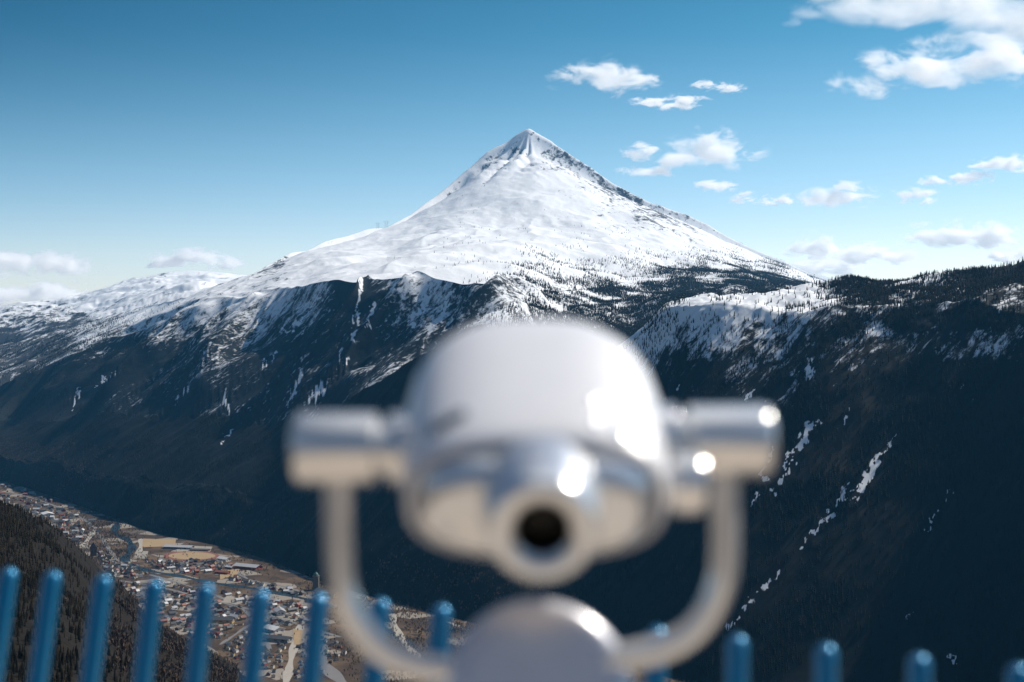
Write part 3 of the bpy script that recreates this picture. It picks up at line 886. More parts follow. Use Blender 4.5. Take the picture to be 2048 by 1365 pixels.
WME = {k: wall_mesh(simple_mat(k + '_house_paint', v, .8, var=.08, vscale=2)) for k, v in WALLS.items()}
RME = {k: roof_mesh(simple_mat(k.replace(' ', '_') + '_roof', v, .65, var=.15, vscale=2)) for k, v in ROOFS.items()}
GME = window_mesh()
bm = bmesh.new(); add_box(bm, Vector((.14, .2, 1.0)), (.09, .08, .22)); CME = bm_mesh('chimney', bm); CME.materials.append(simple_mat('chimney_brick', (.2, .09, .07), .9))
placed = []


def house(px, py, size, wall, roof, rz, label, cat='house', group='houses in the valley village', name='house', chim=True, check=True):
    p = on_floor(px, py)
    if check:
        for q in road_pts:
            if (q.x - p.x) ** 2 + (q.y - p.y) ** 2 < (9 + size[1] * .4) ** 2: return False
        for (q, s) in placed:
            if math.hypot(q.x - p.x, q.y - p.y) < (s + max(size[0], size[1])) * .5: return False
    placed.append((p, max(size[0], size[1])))
    e = empty(name, (p.x, p.y, FLOOR - .2), rz)
    e.scale = size
    tag(e, label, cat, group)
    w_ = bpy.data.objects.new('wall', WME[wall]); w_.parent = e; COL.objects.link(w_)
    r_ = bpy.data.objects.new('roof', RME[roof]); r_.parent = e; COL.objects.link(r_)
    g_ = bpy.data.objects.new('windows', GME); g_.parent = e; COL.objects.link(g_)
    if chim:
        c_ = bpy.data.objects.new('chimney', CME); c_.parent = r_; COL.objects.link(c_)
    return True


BIG = [  # larger buildings singled out
    (358, 1097, (26, 75, 9), 'grey', 'light grey', 1.35, 'long grey hall with flat pale roof beside the sports pitch', 'hall'),
    (400, 1102, (14, 50, 6), 'brown', 'dark grey', 1.4, 'low dark clubhouse along the far side of the sports pitch', 'clubhouse'),
    (496, 1137, (28, 66, 11), 'red', 'light grey', 1.1, 'long red walled warehouse under the dark slope above the river', 'warehouse'),
    (655, 1192, (22, 60, 14), 'cream', 'dark grey', .9, 'cream station hall beside the yoke of the telescope', 'station'),
    (187, 1112, (16, 16, 34), 'brown', 'black', .3, 'dark tower block by the river behind the near hill', 'tower block'),
    (444, 1246, (16, 46, 12), 'ochre', 'dark grey', 1.45, 'long ochre apartment block between the fifth and sixth blue bars', 'apartment block'),
    (555, 1283, (16, 52, 11), 'grey', 'dark grey', 1.2, 'long grey hall with dark roof between the sixth and seventh bars', 'hall'),
    (548, 1263, (24, 36, 11), 'white', 'pale', .8, 'broad white roofed hall between the sixth and seventh blue bars', 'hall'),
    (95, 1031, (30, 44, 10), 'white', 'pale', .5, 'hall with roof glare painted white in the far village at the left edge', 'hall'),  # sun glare off this roof is put in as white colour
    (448, 1122, (16, 34, 10), 'white', 'pale', .9, 'pale hall on the plain just past the sports pitch', 'hall'),
    (560, 1228, (18, 34, 12), 'white', 'light grey', .3, 'white hall with light roof between the sixth and seventh bars', 'hall'),
    (520, 1215, (14, 40, 9), 'red', 'dark grey', 1.2, 'long red terrace behind the sixth blue bar top', 'terrace'),
    (445, 1148, (12, 36, 8), 'red', 'red tiled', 1.2, 'red terrace with tiled roof on the field above the river', 'terrace'),
]
for b_ in BIG:
    house(b_[0], b_[1], b_[2], b_[3], b_[4], b_[5], b_[6], b_[7], group=None, name=b_[7].replace(' ', '_'), chim=False, check=False)

ZONES = [  # polygon, count, zone phrase, size scale
    ([(0, 962), (60, 985), (130, 1012), (190, 1045), (200, 1062), (160, 1095), (110, 1055), (60, 1026), (0, 1004)], 75, 'in the far village', 1.15),
    ([(190, 1100), (260, 1125), (300, 1146), (270, 1160), (225, 1150), (200, 1130)], 16, 'by the river bend', 1.0),
    ([(285, 1121), (440, 1122), (470, 1135), (400, 1152), (320, 1142)], 34, 'on the riverside plain', 1.0),
    ([(470, 1150), (560, 1170), (620, 1190), (620, 1200), (520, 1174), (450, 1160)], 14, 'under the dark slope', 1.0),
    ([(240, 1165), (330, 1165), (430, 1185), (520, 1198), (610, 1215), (620, 1250), (560, 1255), (470, 1262), (400, 1280), (330, 1250), (275, 1205)], 170, 'in the dense village', .95),
    ([(420, 1268), (560, 1260), (570, 1300), (520, 1330), (470, 1318)], 40, 'on the lower edge', .95),
    ([(520, 1320), (570, 1310), (640, 1270), (700, 1300), (640, 1350), (545, 1365)], 16, 'by the pale road', .95)]


def inpoly(x, y, poly):
    c = False
    for (x0, y0), (x1, y1) in zip(poly, poly[1:] + poly[:1]):
        if (y0 > y) != (y1 > y) and x < (x1 - x0) * (y - y0) / (y1 - y0) + x0: c = not c
    return c


hr = random.Random(21)
nh = 0
for poly, cnt, phr, sc in ZONES:
    xs = [p[0] for p in poly]; ys = [p[1] for p in poly]
    tries = ok_ = 0
    base = hr.uniform(0, 1.5)
    while ok_ < cnt and tries < cnt * 40 and nh < 299:
        tries += 1
        x, y = hr.uniform(min(xs), max(xs)), hr.uniform(min(ys), max(ys))
        if not inpoly(x, y, poly): continue
        # keep off the river and fields
        if any(math.hypot(x - a, (y - b) * 3) < 16 for a, b in RIVER): continue
        if 327 < x < 440 and 1100 < y < 1121: continue
        wl = hr.choices(list(WALLS), [5, 2.2, 1.6, 2, 1.2, 2])[0]
        rf = hr.choices(list(ROOFS), [4, 3, 2.2, 1.4, 1.4])[0]
        L = hr.uniform(9, 15) * (1.5 if hr.random() < .15 else 1)
        size = (hr.uniform(7.5, 10) * sc, L * sc, hr.uniform(6.5, 9.5) * sc)
        kind = 'long ' if L > 15 else ''
        if house(x, y, size, wl, rf, base + hr.choice([0, 1.57]) + hr.uniform(-.3, .3),
                 f'{kind}{wl} house with {rf} roof {phr} {bar_phrase(x, y)}'):
            ok_ += 1; nh += 1
rest_v, rest_f, rest_m = [], [], []
hx = [(-.5, 0), (.5, 0), (.5, .62), (0, 1.0), (-.5, .62)]
tries = 0; nrest = 0
while nrest < 330 and tries < 30000:
    tries += 1
    poly, cnt, phr, sc = hr.choice(ZONES)
    xs = [p[0] for p in poly]; ys = [p[1] for p in poly]
    x, y = hr.uniform(min(xs), max(xs)), hr.uniform(min(ys), max(ys))
    if not inpoly(x, y, poly) or any(math.hypot(x - a, (y - b) * 3) < 16 for a, b in RIVER) or (327 < x < 440 and 1100 < y < 1121): continue
    p = on_floor(x, y)
    if any((q.x - p.x) ** 2 + (q.y - p.y) ** 2 < 144 for q in road_pts): continue
    if any(math.hypot(q.x - p.x, q.y - p.y) < (s_ + 9) * .5 for q, s_ in placed): continue
    placed.append((p, 9)); nrest += 1
    a = hr.uniform(0, 3.14); w_, l_, h_ = hr.uniform(5, 7), hr.uniform(6, 10), hr.uniform(4, 6.5)
    b = len(rest_v)
    for yy in (-.5, .5):
        for xx, zz in hx:
            lx, ly = xx * w_, yy * l_
            rest_v.append((p.x + lx * math.cos(a) - ly * math.sin(a), p.y + lx * math.sin(a) + ly * math.cos(a), FLOOR - .1 + zz * h_))
    for k in range(5):
        rest_f.append((b + k, b + (k + 1) % 5, b + 5 + (k + 1) % 5, b + 5 + k)); rest_m.append(-1 if k in (2, 3) else 0)
    for o_ in (0, 5):
        rest_f.append((b + o_, b + o_ + 1, b + o_ + 2, b + o_ + 4)); rest_m.append(0)
        rest_f.append((b + o_ + 4, b + o_ + 2, b + o_ + 3, b + o_ + 3)); rest_m.append(0)
rest_f = [f if f[2] != f[3] else f[:3] for f in rest_f]
me = bpy.data.meshes.new('small_village_houses'); me.from_pydata(rest_v, [], rest_f)
wm = [bpy.data.materials[k + '_house_paint'] for k in WALLS]; rmm = [bpy.data.materials[k.replace(' ', '_') + '_roof'] for k in ROOFS]
for q in wm + rmm: me.materials.append(q)
per = 9
for i_f, f in enumerate(me.polygons):
    hh = i_f // per
    f.material_index = (hh * 7 % len(wm)) if rest_m[i_f] == 0 else len(wm) + hh * 5 % len(rmm)
o = link('small_village_houses', me)
tag(o, 'small sheds and houses packed between the village houses', 'houses', kind='stuff')
print('HOUSES', nh)

# domed station tower
p = on_floor(632, 1180)
t = empty('domed_tower', (p.x, p.y, FLOOR))
tag(t, 'stone tower with green copper dome beside the left telescope arm', 'tower')
bm = bmesh.new(); add_box(bm, Vector((0, 0, 15)), (13, 13, 30)); add_box(bm, Vector((0, 0, 30.6)), (14.5, 14.5, 1.4)); link('wall', bm_mesh('tower_wall', bm), simple_mat('tower_stone', (.17, .15, .125), .85, var=.15), t)
bm = bmesh.new(); add_lathe(bm, (0, 0, 31.3), (0, 0, 1), [(0, 6.0), (2.5, 5.8), (5, 4.6), (7, 2.6), (8, 1.0), (11, .3)], 16); link('dome', bm_mesh('tower_dome', bm, True), simple_mat('copper_green', (.06, .14, .12), .6), t)

# power pylons
M_pyl = simple_mat('galvanised_steel', (.28, .29, .30), .6, .4)


def pylon_mesh(h):
    bm = bmesh.new()
    w_ = .55
    for s in (-1, 1): add_tube(bm, [(s * h * .15, 0, -3), (s * h * .15, 0, h)], w_, 5)
    add_tube(bm, [(-h * .36, 0, h * .86), (h * .36, 0, h * .86)], w_, 5)
    add_tube(bm, [(-h * .15, 0, h * .1), (h * .15, 0, h * .8)], w_ * .5, 5)
    add_tube(bm, [(h * .15, 0, h * .1), (-h * .15, 0, h * .8)], w_ * .5, 5)
    return bm_mesh('pylon_frame', bm)


def surf_at(px, layer_rows, frac):
    j = int(np.argmin(np.abs(pxAZ - px))); i = int(st[layer_rows] + frac * NROW_[layer_rows])
    return Vector((XX[i, j], YY[i, j], ZZ[i, j]))


for px_, lr, fr, hh, lab in [(755, 10, .985, 42, 'left of two grey pylons on the snowy skyline below the peak'), (774, 10, .985, 50, 'right of two grey pylons on the snowy skyline below the peak'),
                             (1386, 7, .35, 58, 'grey pylon in the spruce wood behind the snowy bench, left one'), (1405, 7, .35, 62, 'grey pylon in the spruce wood behind the snowy bench, right one')]:
    q = surf_at(px_, lr, fr)
    pe = link('power_pylon', pylon_mesh(hh), M_pyl)
    pe.location = q; pe.rotation_euler = (0, 0, .5)
    tag(pe, lab, 'pylon', 'power pylons across the plateau')

# ------------------------------------------------------------------ viewing platform, railing, telescope
DECK = -1.62


def deck_mat():
    m, nt, out = new_mat('platform_gravel')
    pos = nt.n('ShaderNodeTexCoord').outputs['Object']
    c = nt.mix(nt.noise(pos, 40, 6), (.42, .34, .26, 1), (.58, .48, .38, 1))
    b = nt.n('ShaderNodeBsdfPrincipled', {'Base Color': c, 'Roughness': .9})
    nt.t.links.new(b.outputs[0], out.inputs[0])
    return m


bm = bmesh.new()
# fence line in plan: from bar model
BARS = [(-150, 1122), (-64, 1128), (20, 1135), (107, 1141), (208, 1149), (310, 1158), (412, 1166), (522, 1178), (638, 1186), (762, 1196), (884, 1208), (1022, 1222), (1165, 1237), (1315, 1252), (1475, 1269), (1652, 1287), (1838, 1307), (2036, 1328), (2250, 1352)]


def bar_depth(px): return 1.0 / (1 / 3.05 + (px / 2048.0) * (1 / 2.15 - 1 / 3.05))


tops = [at(px, py, bar_depth(px)) for px, py in BARS]
bdir = Vector((676, 2844, 10630)).normalized()   # bars lean outwards over the drop
feet = []
for T in tops:
    k = (T.z - DECK) / bdir.z
    feet.append(T - bdir * k)
e0, e1 = feet[0], feet[-1]
ed = (e1 - e0).normalized()
outn = Vector((-ed.y, ed.x, 0))
c0 = e0 - ed * 2 + outn * .12; c1 = e1 + ed * 3 + outn * .12
loop = [c0, c1, Vector((c1.x, -7, DECK)), Vector((c0.x, -7, DECK))]
for v in loop: v.z = DECK
add_rings(bm, [[Vector((v.x, v.y, DECK - .25)) for v in loop], [Vector((v.x, v.y, DECK)) for v in loop]])
o = link('viewing_platform', bm_mesh('viewing_platform', bm), deck_mat())
tag(o, kind='structure')

M_blue = simple_mat('blue_metallic_paint', (.0, .165, .33), .20, .40, 1.0, coat_rough=.02)
M_blue.node_tree.nodes['Principled BSDF'].inputs['Coat IOR'].default_value = 1.75
fence = empty('railing', (feet[9].x, feet[9].y, DECK))
tag(fence, 'blue metal railing of round upright bars around the viewing platform', 'railing')
for T, Ft in zip(tops, feet):
    bm = bmesh.new()
    r_ = .0198
    L = (T - Ft).length
    prof = [(0, r_), (L - r_ * 1.2, r_)]
    for k in range(1, 11):
        a = math.pi / 2 * k / 10
        prof.append((L - r_ * 1.2 + r_ * 1.2 * math.sin(a), r_ * math.cos(a)))
    add_lathe(bm, Ft - fence.location, bdir, prof, 32)
    link('bar', bm_mesh('railing_bar', bm, True), M_blue, fence)
for hgt in (.10, .42):
    bm = bmesh.new()
    q0 = e0 + bdir * hgt - ed * .3; q1 = e1 + bdir * hgt + ed * .3
    dv = (q1 - q0)
    add_tube(bm, [q0 - fence.location, q1 - fence.location], .014, 16)
    link('rail', bm_mesh('railing_rail', bm, True), M_blue, fence)

# ---- telescope
M_met = None


def scope_mat(name, col, rough, metal, coat):
    m, nt, out = new_mat(name)
    pos = nt.n('ShaderNodeTexCoord').outputs['Object']
    n_ = nt.noise(pos, 9, 5, .6)
    r_ = nt.m('ADD', rough - .05, nt.m('MULTIPLY', n_, .1))
    c = nt.mix(nt.noise(pos, 30, 4), tuple(x * .95 for x in col) + (1,), tuple(x * 1.03 for x in col) + (1,))
    b = nt.n('ShaderNodeBsdfPrincipled', {'Base Color': c, 'Roughness': r_, 'Metallic': metal, 'Coat Weight': coat, 'Coat Roughness': .12})
    nt.t.links.new(b.outputs[0], out.inputs[0])
    return m


M_house = scope_mat('silver_housing_paint', (.84, .82, .828), .40, .14, .0)
M_front = scope_mat('silver_front_paint', (.88, .885, .895), .20, .60, .1)
M_steel = scope_mat('satin_steel', (.94, .92, .90), .19, .56, .2)
M_head = scope_mat('grey_head_paint', (.78, .76, .80), .32, .45, .3)
M_hole = simple_mat('black_eyepiece_rubber', (.008, .008, .008), .5)
M_lens = simple_mat('eyepiece_glass', (.002, .003, .003), .25, spec=.2)

ZT = 1.62                      # distance of the pivot
PIV = at(1066, 884, ZT)
tele = empty('viewing_telescope', (PIV.x, PIV.y + .12, DECK))
tag(tele, 'silver metal viewing telescope on a forked stand in front of the railing', 'telescope')
O = Vector(tele.location)
TH = math.radians(17)
axis = Vector((0, math.cos(TH), math.sin(TH)))
upv = Vector((0, -math.sin(TH), math.cos(TH)))
rgt = Vector((1, 0, 0))
FRONT = at(1072, 1004, 1.50)


def sect(s, w_, ht, hb, ex=2.5, n=64, dv=0.0):
    pts = []
    for i in range(n):
        a = 2 * math.pi * i / n
        c, sn = math.cos(a), math.sin(a)
        x = math.copysign(abs(c) ** (2 / ex), c) * w_
        y = math.copysign(abs(sn) ** (2 / ex), sn) * (ht if sn > 0 else hb)
        pts.append(FRONT - O + axis * s + rgt * x + upv * (y + dv))
    return pts


secs = [(-.034, .046, .030, .034, 2.3), (-.031, .076, .042, .046, 2.6), (-.025, .100, .050, .050, 2.8), (-.016, .115, .055, .056, 2.9), (-.005, .1235, .0585, .060, 2.9), (.006, .127, .060, .0615, 2.9), (.012, .127, .060, .0615, 2.9),
        (-.003, .1340, .0665, .0645, 2.8), (.000, .1370, .0705, .0660, 2.75), (.005, .1390, .0745, .0670, 2.7), (.020, .1415, .0800, .069, 2.65), (.05, .1440, .0868, .073, 2.65),
        (.09, .147, .0935, .075, 2.7), (.14, .150, .0995, .078, 2.75), (.19, .151, .105, .08, 2.8), (.24, .149, .1085, .08, 2.85), (.29, .142, .108, .08, 2.8), (.33, .130, .1025, .078, 2.7), (.36, .112, .092, .07, 2.5), (.38, .088, .074, .058, 2.3), (.392, .056, .05, .04, 2.1), (.398, .02, .02, .02, 2.0)]
# the hood is a shell whose front rim stands proud of the front cover
bm = bmesh.new()
add_rings(bm, [sect(.02, .128, .0615, .0630, 2.9), sect(.000, .1300, .0630, .0630, 2.8)] + [sect(*s_) for s_ in secs[7:]], False, True)
from mathutils.bvhtree import BVHTree
bm.normal_update()
HB = BVHTree.FromBMesh(bm)


def on_housing(px, py):
    o_ = Vector((0, 0, 0)) - O
    hit = HB.ray_cast(o_, at(px, py, 1.0).normalized())
    n_ = hit[1]
    if n_ is not None and n_.dot(hit[0] - o_) > 0: n_ = -n_
    return hit[0], n_


link('housing', bm_mesh('telescope_housing', bm, True), M_house, tele)
bm = bmesh.new()
add_rings(bm, [sect(*s_) for s_ in secs[:7]])
link('front_cover', bm_mesh('telescope_front', bm, True), M_front, tele)
M_glint_dome = simple_mat('polished_glint_dome', (.9, .9, .9), .10, .9, .5)  # small polished domes added on the housing to catch sun glints
for sx_, sy_, sr_ in ((1190, 802, .0062), (1192, 846, .0062), (1246, 866, .0115), (1284, 806, .0062), (1304, 884, .0070)):
    hp, hn = on_housing(sx_, sy_)
    if hp is None: continue
    bm = bmesh.new()
    add_lathe(bm, hp - hn * .002, hn, [(0, sr_), (.0025, sr_)] + [(.0025 + .0020 * (1 - (k / 6) ** 2), sr_ * k / 6) for k in (5, 4, 3, 2, 1, 0)], 24)
    link('glint_dome', bm_mesh('housing_glint_dome', bm, True), M_glint_dome, tele)
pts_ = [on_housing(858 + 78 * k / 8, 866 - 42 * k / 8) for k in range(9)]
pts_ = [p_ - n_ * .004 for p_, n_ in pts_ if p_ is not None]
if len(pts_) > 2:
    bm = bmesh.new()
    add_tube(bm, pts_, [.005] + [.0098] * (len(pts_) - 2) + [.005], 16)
    link('dark_strip', bm_mesh('dark_strip', bm, True), simple_mat('dark_strip_steel', (.045, .085, .125), .45, .2), tele)  # slanted dark blue strip set into the left of the housing
# eyepiece
EY = FRONT - O + upv * (.0065) + rgt * .005
bm = bmesh.new()
add_lathe(bm, EY, -axis, [(.0, .068), (.03, .065), (.05, .061), (.075, .0575), (.085, .055), (.089, .051), (.090, .047), (.0895, .040), (.086, .034), (.082, .0295), (.060, .026)], 64, True, False)
eye = link('eyepiece', bm_mesh('telescope_eyepiece', bm, True), M_front, tele)
bm = bmesh.new()
add_lathe(bm, EY, -axis, [(.083, .0290), (.0815, .0275), (.050, .0245)], 48, False, False)
link('eyecup', bm_mesh('eyepiece_cup', bm, True), M_hole, eye)
bm = bmesh.new()
add_lathe(bm, EY, -axis, [(.0595, .0258), (.063, .016), (.064, .001)], 48, True, True)
link('lens', bm_mesh('eyepiece_lens', bm, True), M_lens, eye)

# pivots
def pxl(px, py, Y=ZT): return at(px, py, Y) - O


for s, cx, x0, x1, cy in ((-1, 667, 590, 754, 898), (1, 1462, 1376, 1541, 883)):
    L = (x1 - x0) / FPX * ZT
    r_ = .0405
    o_in = pxl(x1 if s < 0 else x0, cy)
    bm = bmesh.new()
    add_lathe(bm, o_in, (s, 0, 0), [(0, r_ - .003), (.002, r_), (L - .008, r_), (L - .003, r_ - .002), (L, r_ - .007), (L, .0)], 64)
    link('pivot_cap', bm_mesh('pivot_cap', bm, True), M_steel, tele)
    o_c = pxl(838 if s < 0 else 1302, cy)
    bm = bmesh.new()
    Lc = abs(o_c.x - o_in.x)
    add_lathe(bm, o_c, (s, 0, 0), [(0, .041), (Lc - .016, .041), (Lc - .015, .0405), (Lc - .0145, .030), (Lc + .001, .030)], 64)
    link('pivot_collar', bm_mesh('pivot_collar', bm, True), M_steel, tele)

# locking knob under the right pivot
bm = bmesh.new()
kp = pxl(1318, 968, 1.57)
add_lathe(bm, kp, (1, 0, 0), [(0, .024), (.012, .026), (.014, .032), (.019, .034), (.042, .034), (.048, .031), (.050, .024), (.050, 0)], 48)
link('locking_knob', bm_mesh('locking_knob', bm, True), M_steel, tele)

# fork
def arc_path(pts, n=10):
    pts = [Vector(p) for p in pts]
    C = []
    for i in range(len(pts) - 1):
        p0, p1, p2, p3 = pts[max(i - 1, 0)], pts[i], pts[i + 1], pts[min(i + 2, len(pts) - 1)]
        for k in range(n):
            t = k / n
            C.append(.5 * ((2 * p1) + (-p0 + p2) * t + (2 * p0 - 5 * p1 + 4 * p2 - p3) * t * t + (-p0 + 3 * p1 - 3 * p2 + p3) * t ** 3))
    C.append(pts[-1])
    return C


for s, path in ((-1, [(677, 905), (677, 1000), (679, 1100), (684, 1165), (703, 1225), (745, 1285), (805, 1322), (880, 1340), (960, 1350), (1060, 1352)]),
                (1, [(1450, 895), (1450, 1000), (1449, 1100), (1443, 1160), (1420, 1220), (1380, 1268), (1325, 1298), (1255, 1314), (1180, 1328), (1080, 1340)])):
    bm = bmesh.new()
    add_tube(bm, arc_path([pxl(x, y, ZT) for x, y in path]), .0158, 28)
    link('fork_arm', bm_mesh('fork_arm', bm, True), M_steel, tele)

# pedestal head: a thick rounded disc facing the viewer, on a round column
hd = pxl(1074, 1396, ZT + .005)
hax = Vector((0, -math.cos(math.radians(15)), math.sin(math.radians(15))))
bm = bmesh.new()
add_lathe(bm, hd - hax * .045, hax, [(0, .096), (.01, .107), (.02, .1105), (.058, .1105), (.066, .1085), (.072, .103), (.075, .096), (.077, .07), (.0785, .03), (.079, .0)], 64)
link('swivel_head', bm_mesh('swivel_head', bm, True), M_head, tele)
bm = bmesh.new()
colx, coly = hd.x, hd.y + .03
add_lathe(bm, (colx, coly, .0), (0, 0, 1), [(0, .16), (.012, .16), (.02, .155), (.03, .07), (.06, .058), (hd.z - .05, .055)], 48)
link('pedestal', bm_mesh('pedestal', bm, True), M_house, tele)

# ------------------------------------------------------------------ clouds
def cloud(idx, Y, blobs, label, dens=1.0, soft=.55, erode=.9, group=None, nscale=1.0):
    """blobs: (px, py, rx_px, ry_px)"""
    r = random.Random(idx)
    k = Y / FPX
    pos = [at(b[0], b[1], Y) for b in blobs]
    c = sum(pos, Vector()) / len(pos)
    B = []
    for b, p_ in zip(blobs, pos):
        rx, rz = b[2] * k * 1.6, b[3] * k * 1.7
        B.append((p_ - c + Vector((0, r.uniform(-.2, .2) * rx, 0)), Vector((rx, max(rz, rx * .55), rz))))
    size = max(b[1].z for b in B)
    bm = bmesh.new()
    for p_, s_ in B:
        bmesh.ops.create_icosphere(bm, subdivisions=3, radius=1.0, matrix=Matrix.Translation(p_) @ Matrix.Diagonal((*s_, 1)))
    me = bm_mesh('cloud', bm)
    m, nt, out = new_mat('cloud_vapour')
    co = nt.n('ShaderNodeTexCoord').outputs['Object']
    # domain-warp
    acc = None
    for p_, s_ in B:
        d = nt.vm('LENGTH', nt.vm('MULTIPLY', nt.vm('SUBTRACT', co, tuple(p_)), tuple(1 / x for x in s_)))
        v = nt.m('SUBTRACT', 1.0, d)
        acc = v if acc is None else nt.m('SMOOTH_MAX', acc, v, .15)
    nz = nt.n('ShaderNodeTexNoise', {'Vector': nt.vm('ADD', nt.vm('MULTIPLY', co, (.62, .7, 1.35)), (idx * 7013.0, 0, 0)), 'Scale': 1.25 / size * nscale, 'Detail': 8.0, 'Roughness': .62, 'Distortion': .35}).outputs[0]
    val = nt.m('SUBTRACT', acc, nt.m('MULTIPLY', nt.smooth(nz, .28, .72), erode))
    dn = nt.m('MULTIPLY', nt.smooth(val, 0.0, soft), min(.024, 4.2 / size) * dens)
    pv = nt.n('ShaderNodeVolumePrincipled', {'Color': (.998, .996, .994, 1), 'Density': dn, 'Anisotropy': .4})
    nt.t.links.new(pv.outputs[0], out.inputs['Volume'])
    o = link('cloud', me, m)
    o.location = c
    rm = o.modifiers.new('union', 'REMESH'); rm.mode = 'VOXEL'; rm.voxel_size = max(size * .16, 20)
    tag(o, label, 'cloud', group)
    return o


GC = 'fair weather clouds'
CL = [
    (20000, [(1160, 155, 65, 22), (1215, 158, 75, 34), (1290, 162, 55, 17), (1230, 140, 40, 16)], 'white flat cloud high above and right of the peak'),
    (20500, [(1412, 172, 28, 9), (1455, 175, 36, 9)], 'small thin cloud right of the flat cloud above the peak'),
    (20500, [(1305, 202, 45, 8), (1370, 198, 42, 11), (1350, 215, 40, 6)], 'thin ragged cloud just under the flat cloud above the peak'),
    (21000, [(1420, 300, 85, 32), (1370, 320, 70, 22), (1300, 342, 65, 11), (1455, 285, 45, 22)], 'biggest bright cloud close right of the peak, wedge shaped'),
    (21000, [(1280, 303, 40, 16)], 'small round cloud touching the wedge cloud right of the peak'),
    (21500, [(1432, 372, 44, 11)], 'small flat cloud under the wedge cloud'),
    (22000, [(1490, 396, 30, 11), (1562, 400, 40, 10), (1535, 405, 30, 6)], 'pair of small puffs left of the long low cloud'),
    (22000, [(1640, 398, 50, 16), (1690, 392, 60, 21), (1715, 395, 38, 16)], 'lens shaped white cloud over the right mountain flank'),
    (22000, [(1832, 393, 42, 15)], 'small oval cloud right of the lens shaped cloud'),
    (21000, [(1870, 362, 35, 9), (1925, 358, 50, 11), (1960, 352, 32, 10)], 'ragged thin cloud above the small oval cloud'),
    (21000, [(1975, 330, 40, 10), (2020, 326, 50, 15), (2075, 335, 40, 14)], 'wispy cloud at the right edge above the ragged one'),
    (23000, [(1880, 470, 65, 18), (1935, 468, 70, 22), (2000, 470, 60, 22)], 'long low cloud over the wooded ridge at right'),
    (23500, [(1640, 498, 65, 22), (1710, 506, 80, 20), (1780, 514, 60, 12)], 'long pale cloud above the right end of the mountain'),
    (24000, [(1630, 540, 45, 20), (1680, 545, 50, 22)], 'low cloud partly behind the right mountain flank'),
    (24000, [(2000, 512, 40, 12), (2060, 510, 50, 14)], 'low cloud just above the spruce skyline at right'),
    (17500, [(1730, 160, 60, 26), (1800, 140, 80, 34), (1880, 125, 100, 44), (1960, 120, 90, 46), (2040, 110, 80, 44), (1735, 180, 40, 16)], 'large white cloud at the upper right under the grey one'),
    (16500, [(1620, 30, 50, 22), (1700, 5, 90, 40), (1820, 0, 130, 62), (1950, 15, 130, 66), (2080, 20, 120, 80), (1590, 45, 30, 14)], 'large greyish cloud bank filling the top right corner'),
    (23000, [(-20, 525, 70, 24), (50, 525, 80, 24), (120, 532, 65, 16)], 'flat cloud at the left edge above the far hills'),
    (24000, [(20, 592, 60, 20), (70, 590, 50, 22), (130, 588, 60, 22)], 'low puffy cloud resting on the far hills at left'),
    (24000, [(340, 522, 50, 14), (390, 518, 55, 18), (440, 526, 50, 12)], 'soft cloud over the far snowy ridge at left'),
]
for i_, (Y_, bl, lab) in enumerate(CL):
    big_ = 1.03 if Y_ < 18000 else (1.12 if Y_ > 22500 else 1.0)
    cloud(i_, Y_, [(a_, b_, c_ * big_, d_ * big_) for a_, b_, c_, d_ in bl], lab, dens=2.0 if Y_ > 22500 else (.85 if Y_ < 18000 else 1.0), group=GC)

# unseen thin cloud added over the platform so the metal tops reflect something pale
bm = bmesh.new()
bmesh.ops.create_icosphere(bm, subdivisions=4, radius=1.0, matrix=Matrix.Diagonal((1350, 1350, 240, 1)))
m, nt, out = new_mat('cloud_vapour')
co = nt.n('ShaderNodeTexCoord').outputs['Object']
d = nt.vm('LENGTH', nt.vm('MULTIPLY', co, (1 / 1350, 1 / 1350, 1 / 240)))
val = nt.m('SUBTRACT', nt.m('SUBTRACT', 1.0, d), nt.m('MULTIPLY', nt.smooth(nt.noise(co, .0022, 5, .6), .3, .7), .45))
pv = nt.n('ShaderNodeVolumePrincipled', {'Color': (.998, .996, .994, 1), 'Density': nt.m('MULTIPLY', nt.smooth(val, 0, .35), .011), 'Anisotropy': .4})
nt.t.links.new(pv.outputs[0], out.inputs['Volume'])
o = link('cloud', bm_mesh('cloud', bm), m)
o.location = (0, 100, 2050)
tag(o, 'added unseen thin cloud above the platform, put there to whiten the telescope metal', 'cloud', GC)

# ------------------------------------------------------------------ haze
bm = bmesh.new()
add_box(bm, Vector((0, 4750, 365)), (20000, 17800, 2000))
HZ = bm_mesh('haze', bm)
m, nt, out = new_mat('haze_air')
pv = nt.n('ShaderNodeVolumePrincipled', {'Color': (.14, .55, 1.0, 1), 'Density': 1.8e-5, 'Anisotropy': .2})
nt.t.links.new(pv.outputs[0], out.inputs['Volume'])
hz = link('haze', HZ, m)
tag(hz, kind='stuff')

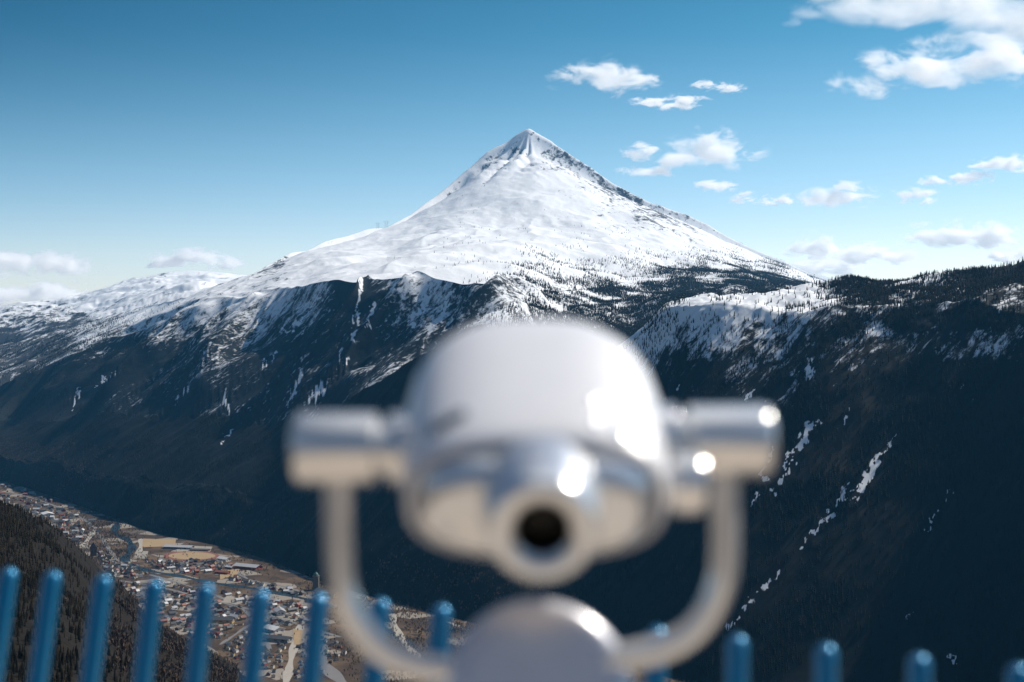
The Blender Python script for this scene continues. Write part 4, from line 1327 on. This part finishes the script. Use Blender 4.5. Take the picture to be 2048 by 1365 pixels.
# ------------------------------------------------------------------ sky, sun, camera
world = bpy.data.worlds.new('World'); scene.world = world
world.use_nodes = True
world.node_tree.nodes.clear()
nt = NT(world.node_tree)
sky = nt.n('ShaderNodeTexSky', sky_type='NISHITA', sun_disc=False, sun_elevation=SUN_EL, sun_rotation=SUN_AZ, altitude=900.0)
sky.air_density = 1.0; sky.dust_density = .6; sky.ozone_density = 1.3
dirv = nt.n('ShaderNodeTexCoord').outputs['Generated']
dz = nt.n('ShaderNodeSeparateXYZ', {0: dirv}).outputs[2]
rp = nt.n('ShaderNodeValToRGB', {0: dz})
el = rp.color_ramp.elements
el[0].position = 0.0; el[0].color = (.78, .74, .85, 1)
el[1].position = 1.0; el[1].color = (.62, .70, .76, 1)
for p_, c_ in ((.05, (.77, .745, .775, 1)), (.12, (.51, .625, .635, 1)), (.20, (.20, .45, .49, 1)), (.27, (.10, .34, .39, 1)), (.46, (.42, .55, .60, 1))):
    e_ = el.new(p_); e_.color = c_
side = nt.n('ShaderNodeMapRange', {'Value': nt.vm('DOT_PRODUCT', dirv, tuple(Vector((SUNV.x, SUNV.y, 0)).normalized())), 'From Min': .1, 'From Max': .8, 'To Min': .27, 'To Max': .90}).outputs[0]
side = nt.m('SUBTRACT', 1.0, nt.m('MULTIPLY', nt.m('SUBTRACT', 1.0, side), nt.smooth(dz, -.02, .22)))
tint = nt.vm('MULTIPLY', sky.outputs[0], rp.outputs[0])
tint = nt.vm('MULTIPLY', tint, nt.n('ShaderNodeCombineXYZ', {0: side, 1: nt.m('POWER', side, .72), 2: nt.m('POWER', side, .58)}))
below = nt.smooth(dz, -.03, .0)   # bright glow added below the horizon, like snow bounce, to lighten clouds and metal
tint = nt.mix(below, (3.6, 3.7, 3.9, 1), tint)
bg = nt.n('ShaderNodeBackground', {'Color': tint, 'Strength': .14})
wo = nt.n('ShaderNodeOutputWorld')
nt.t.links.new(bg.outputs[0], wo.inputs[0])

sl = bpy.data.lights.new('sun', 'SUN')
sl.energy = 3.6; sl.angle = math.radians(.53); sl.color = (1.0, .94, .84)
so = bpy.data.objects.new('sun', sl); COL.objects.link(so)
so.rotation_euler = (-SUNV).to_track_quat('-Z', 'Y').to_euler()

cam = bpy.data.cameras.new('camera')
cam.lens = 50; cam.sensor_width = 36; cam.sensor_fit = 'HORIZONTAL'
cam.clip_start = .05; cam.clip_end = 80000
cam.dof.use_dof = True; cam.dof.focus_distance = 5000; cam.dof.aperture_fstop = 2.0
co_ = bpy.data.objects.new('camera', cam); COL.objects.link(co_)
co_.location = (0, 0, 0)
co_.rotation_euler = (math.pi / 2 - PITCH, 0, 0)
scene.camera = co_

scene.view_settings.view_transform = 'Standard'
scene.view_settings.look = 'None'
scene.view_settings.exposure = 0.52
scene.view_settings.gamma = 1.0
cy = scene.cycles
cy.max_bounces = 50; cy.diffuse_bounces = 2; cy.glossy_bounces = 3; cy.transmission_bounces = 2
cy.volume_bounces = 48; cy.transparent_max_bounces = 8
cy.volume_step_rate = 1.0; cy.volume_max_steps = 256
cy.sample_clamp_indirect = 8
cy.use_denoising = True
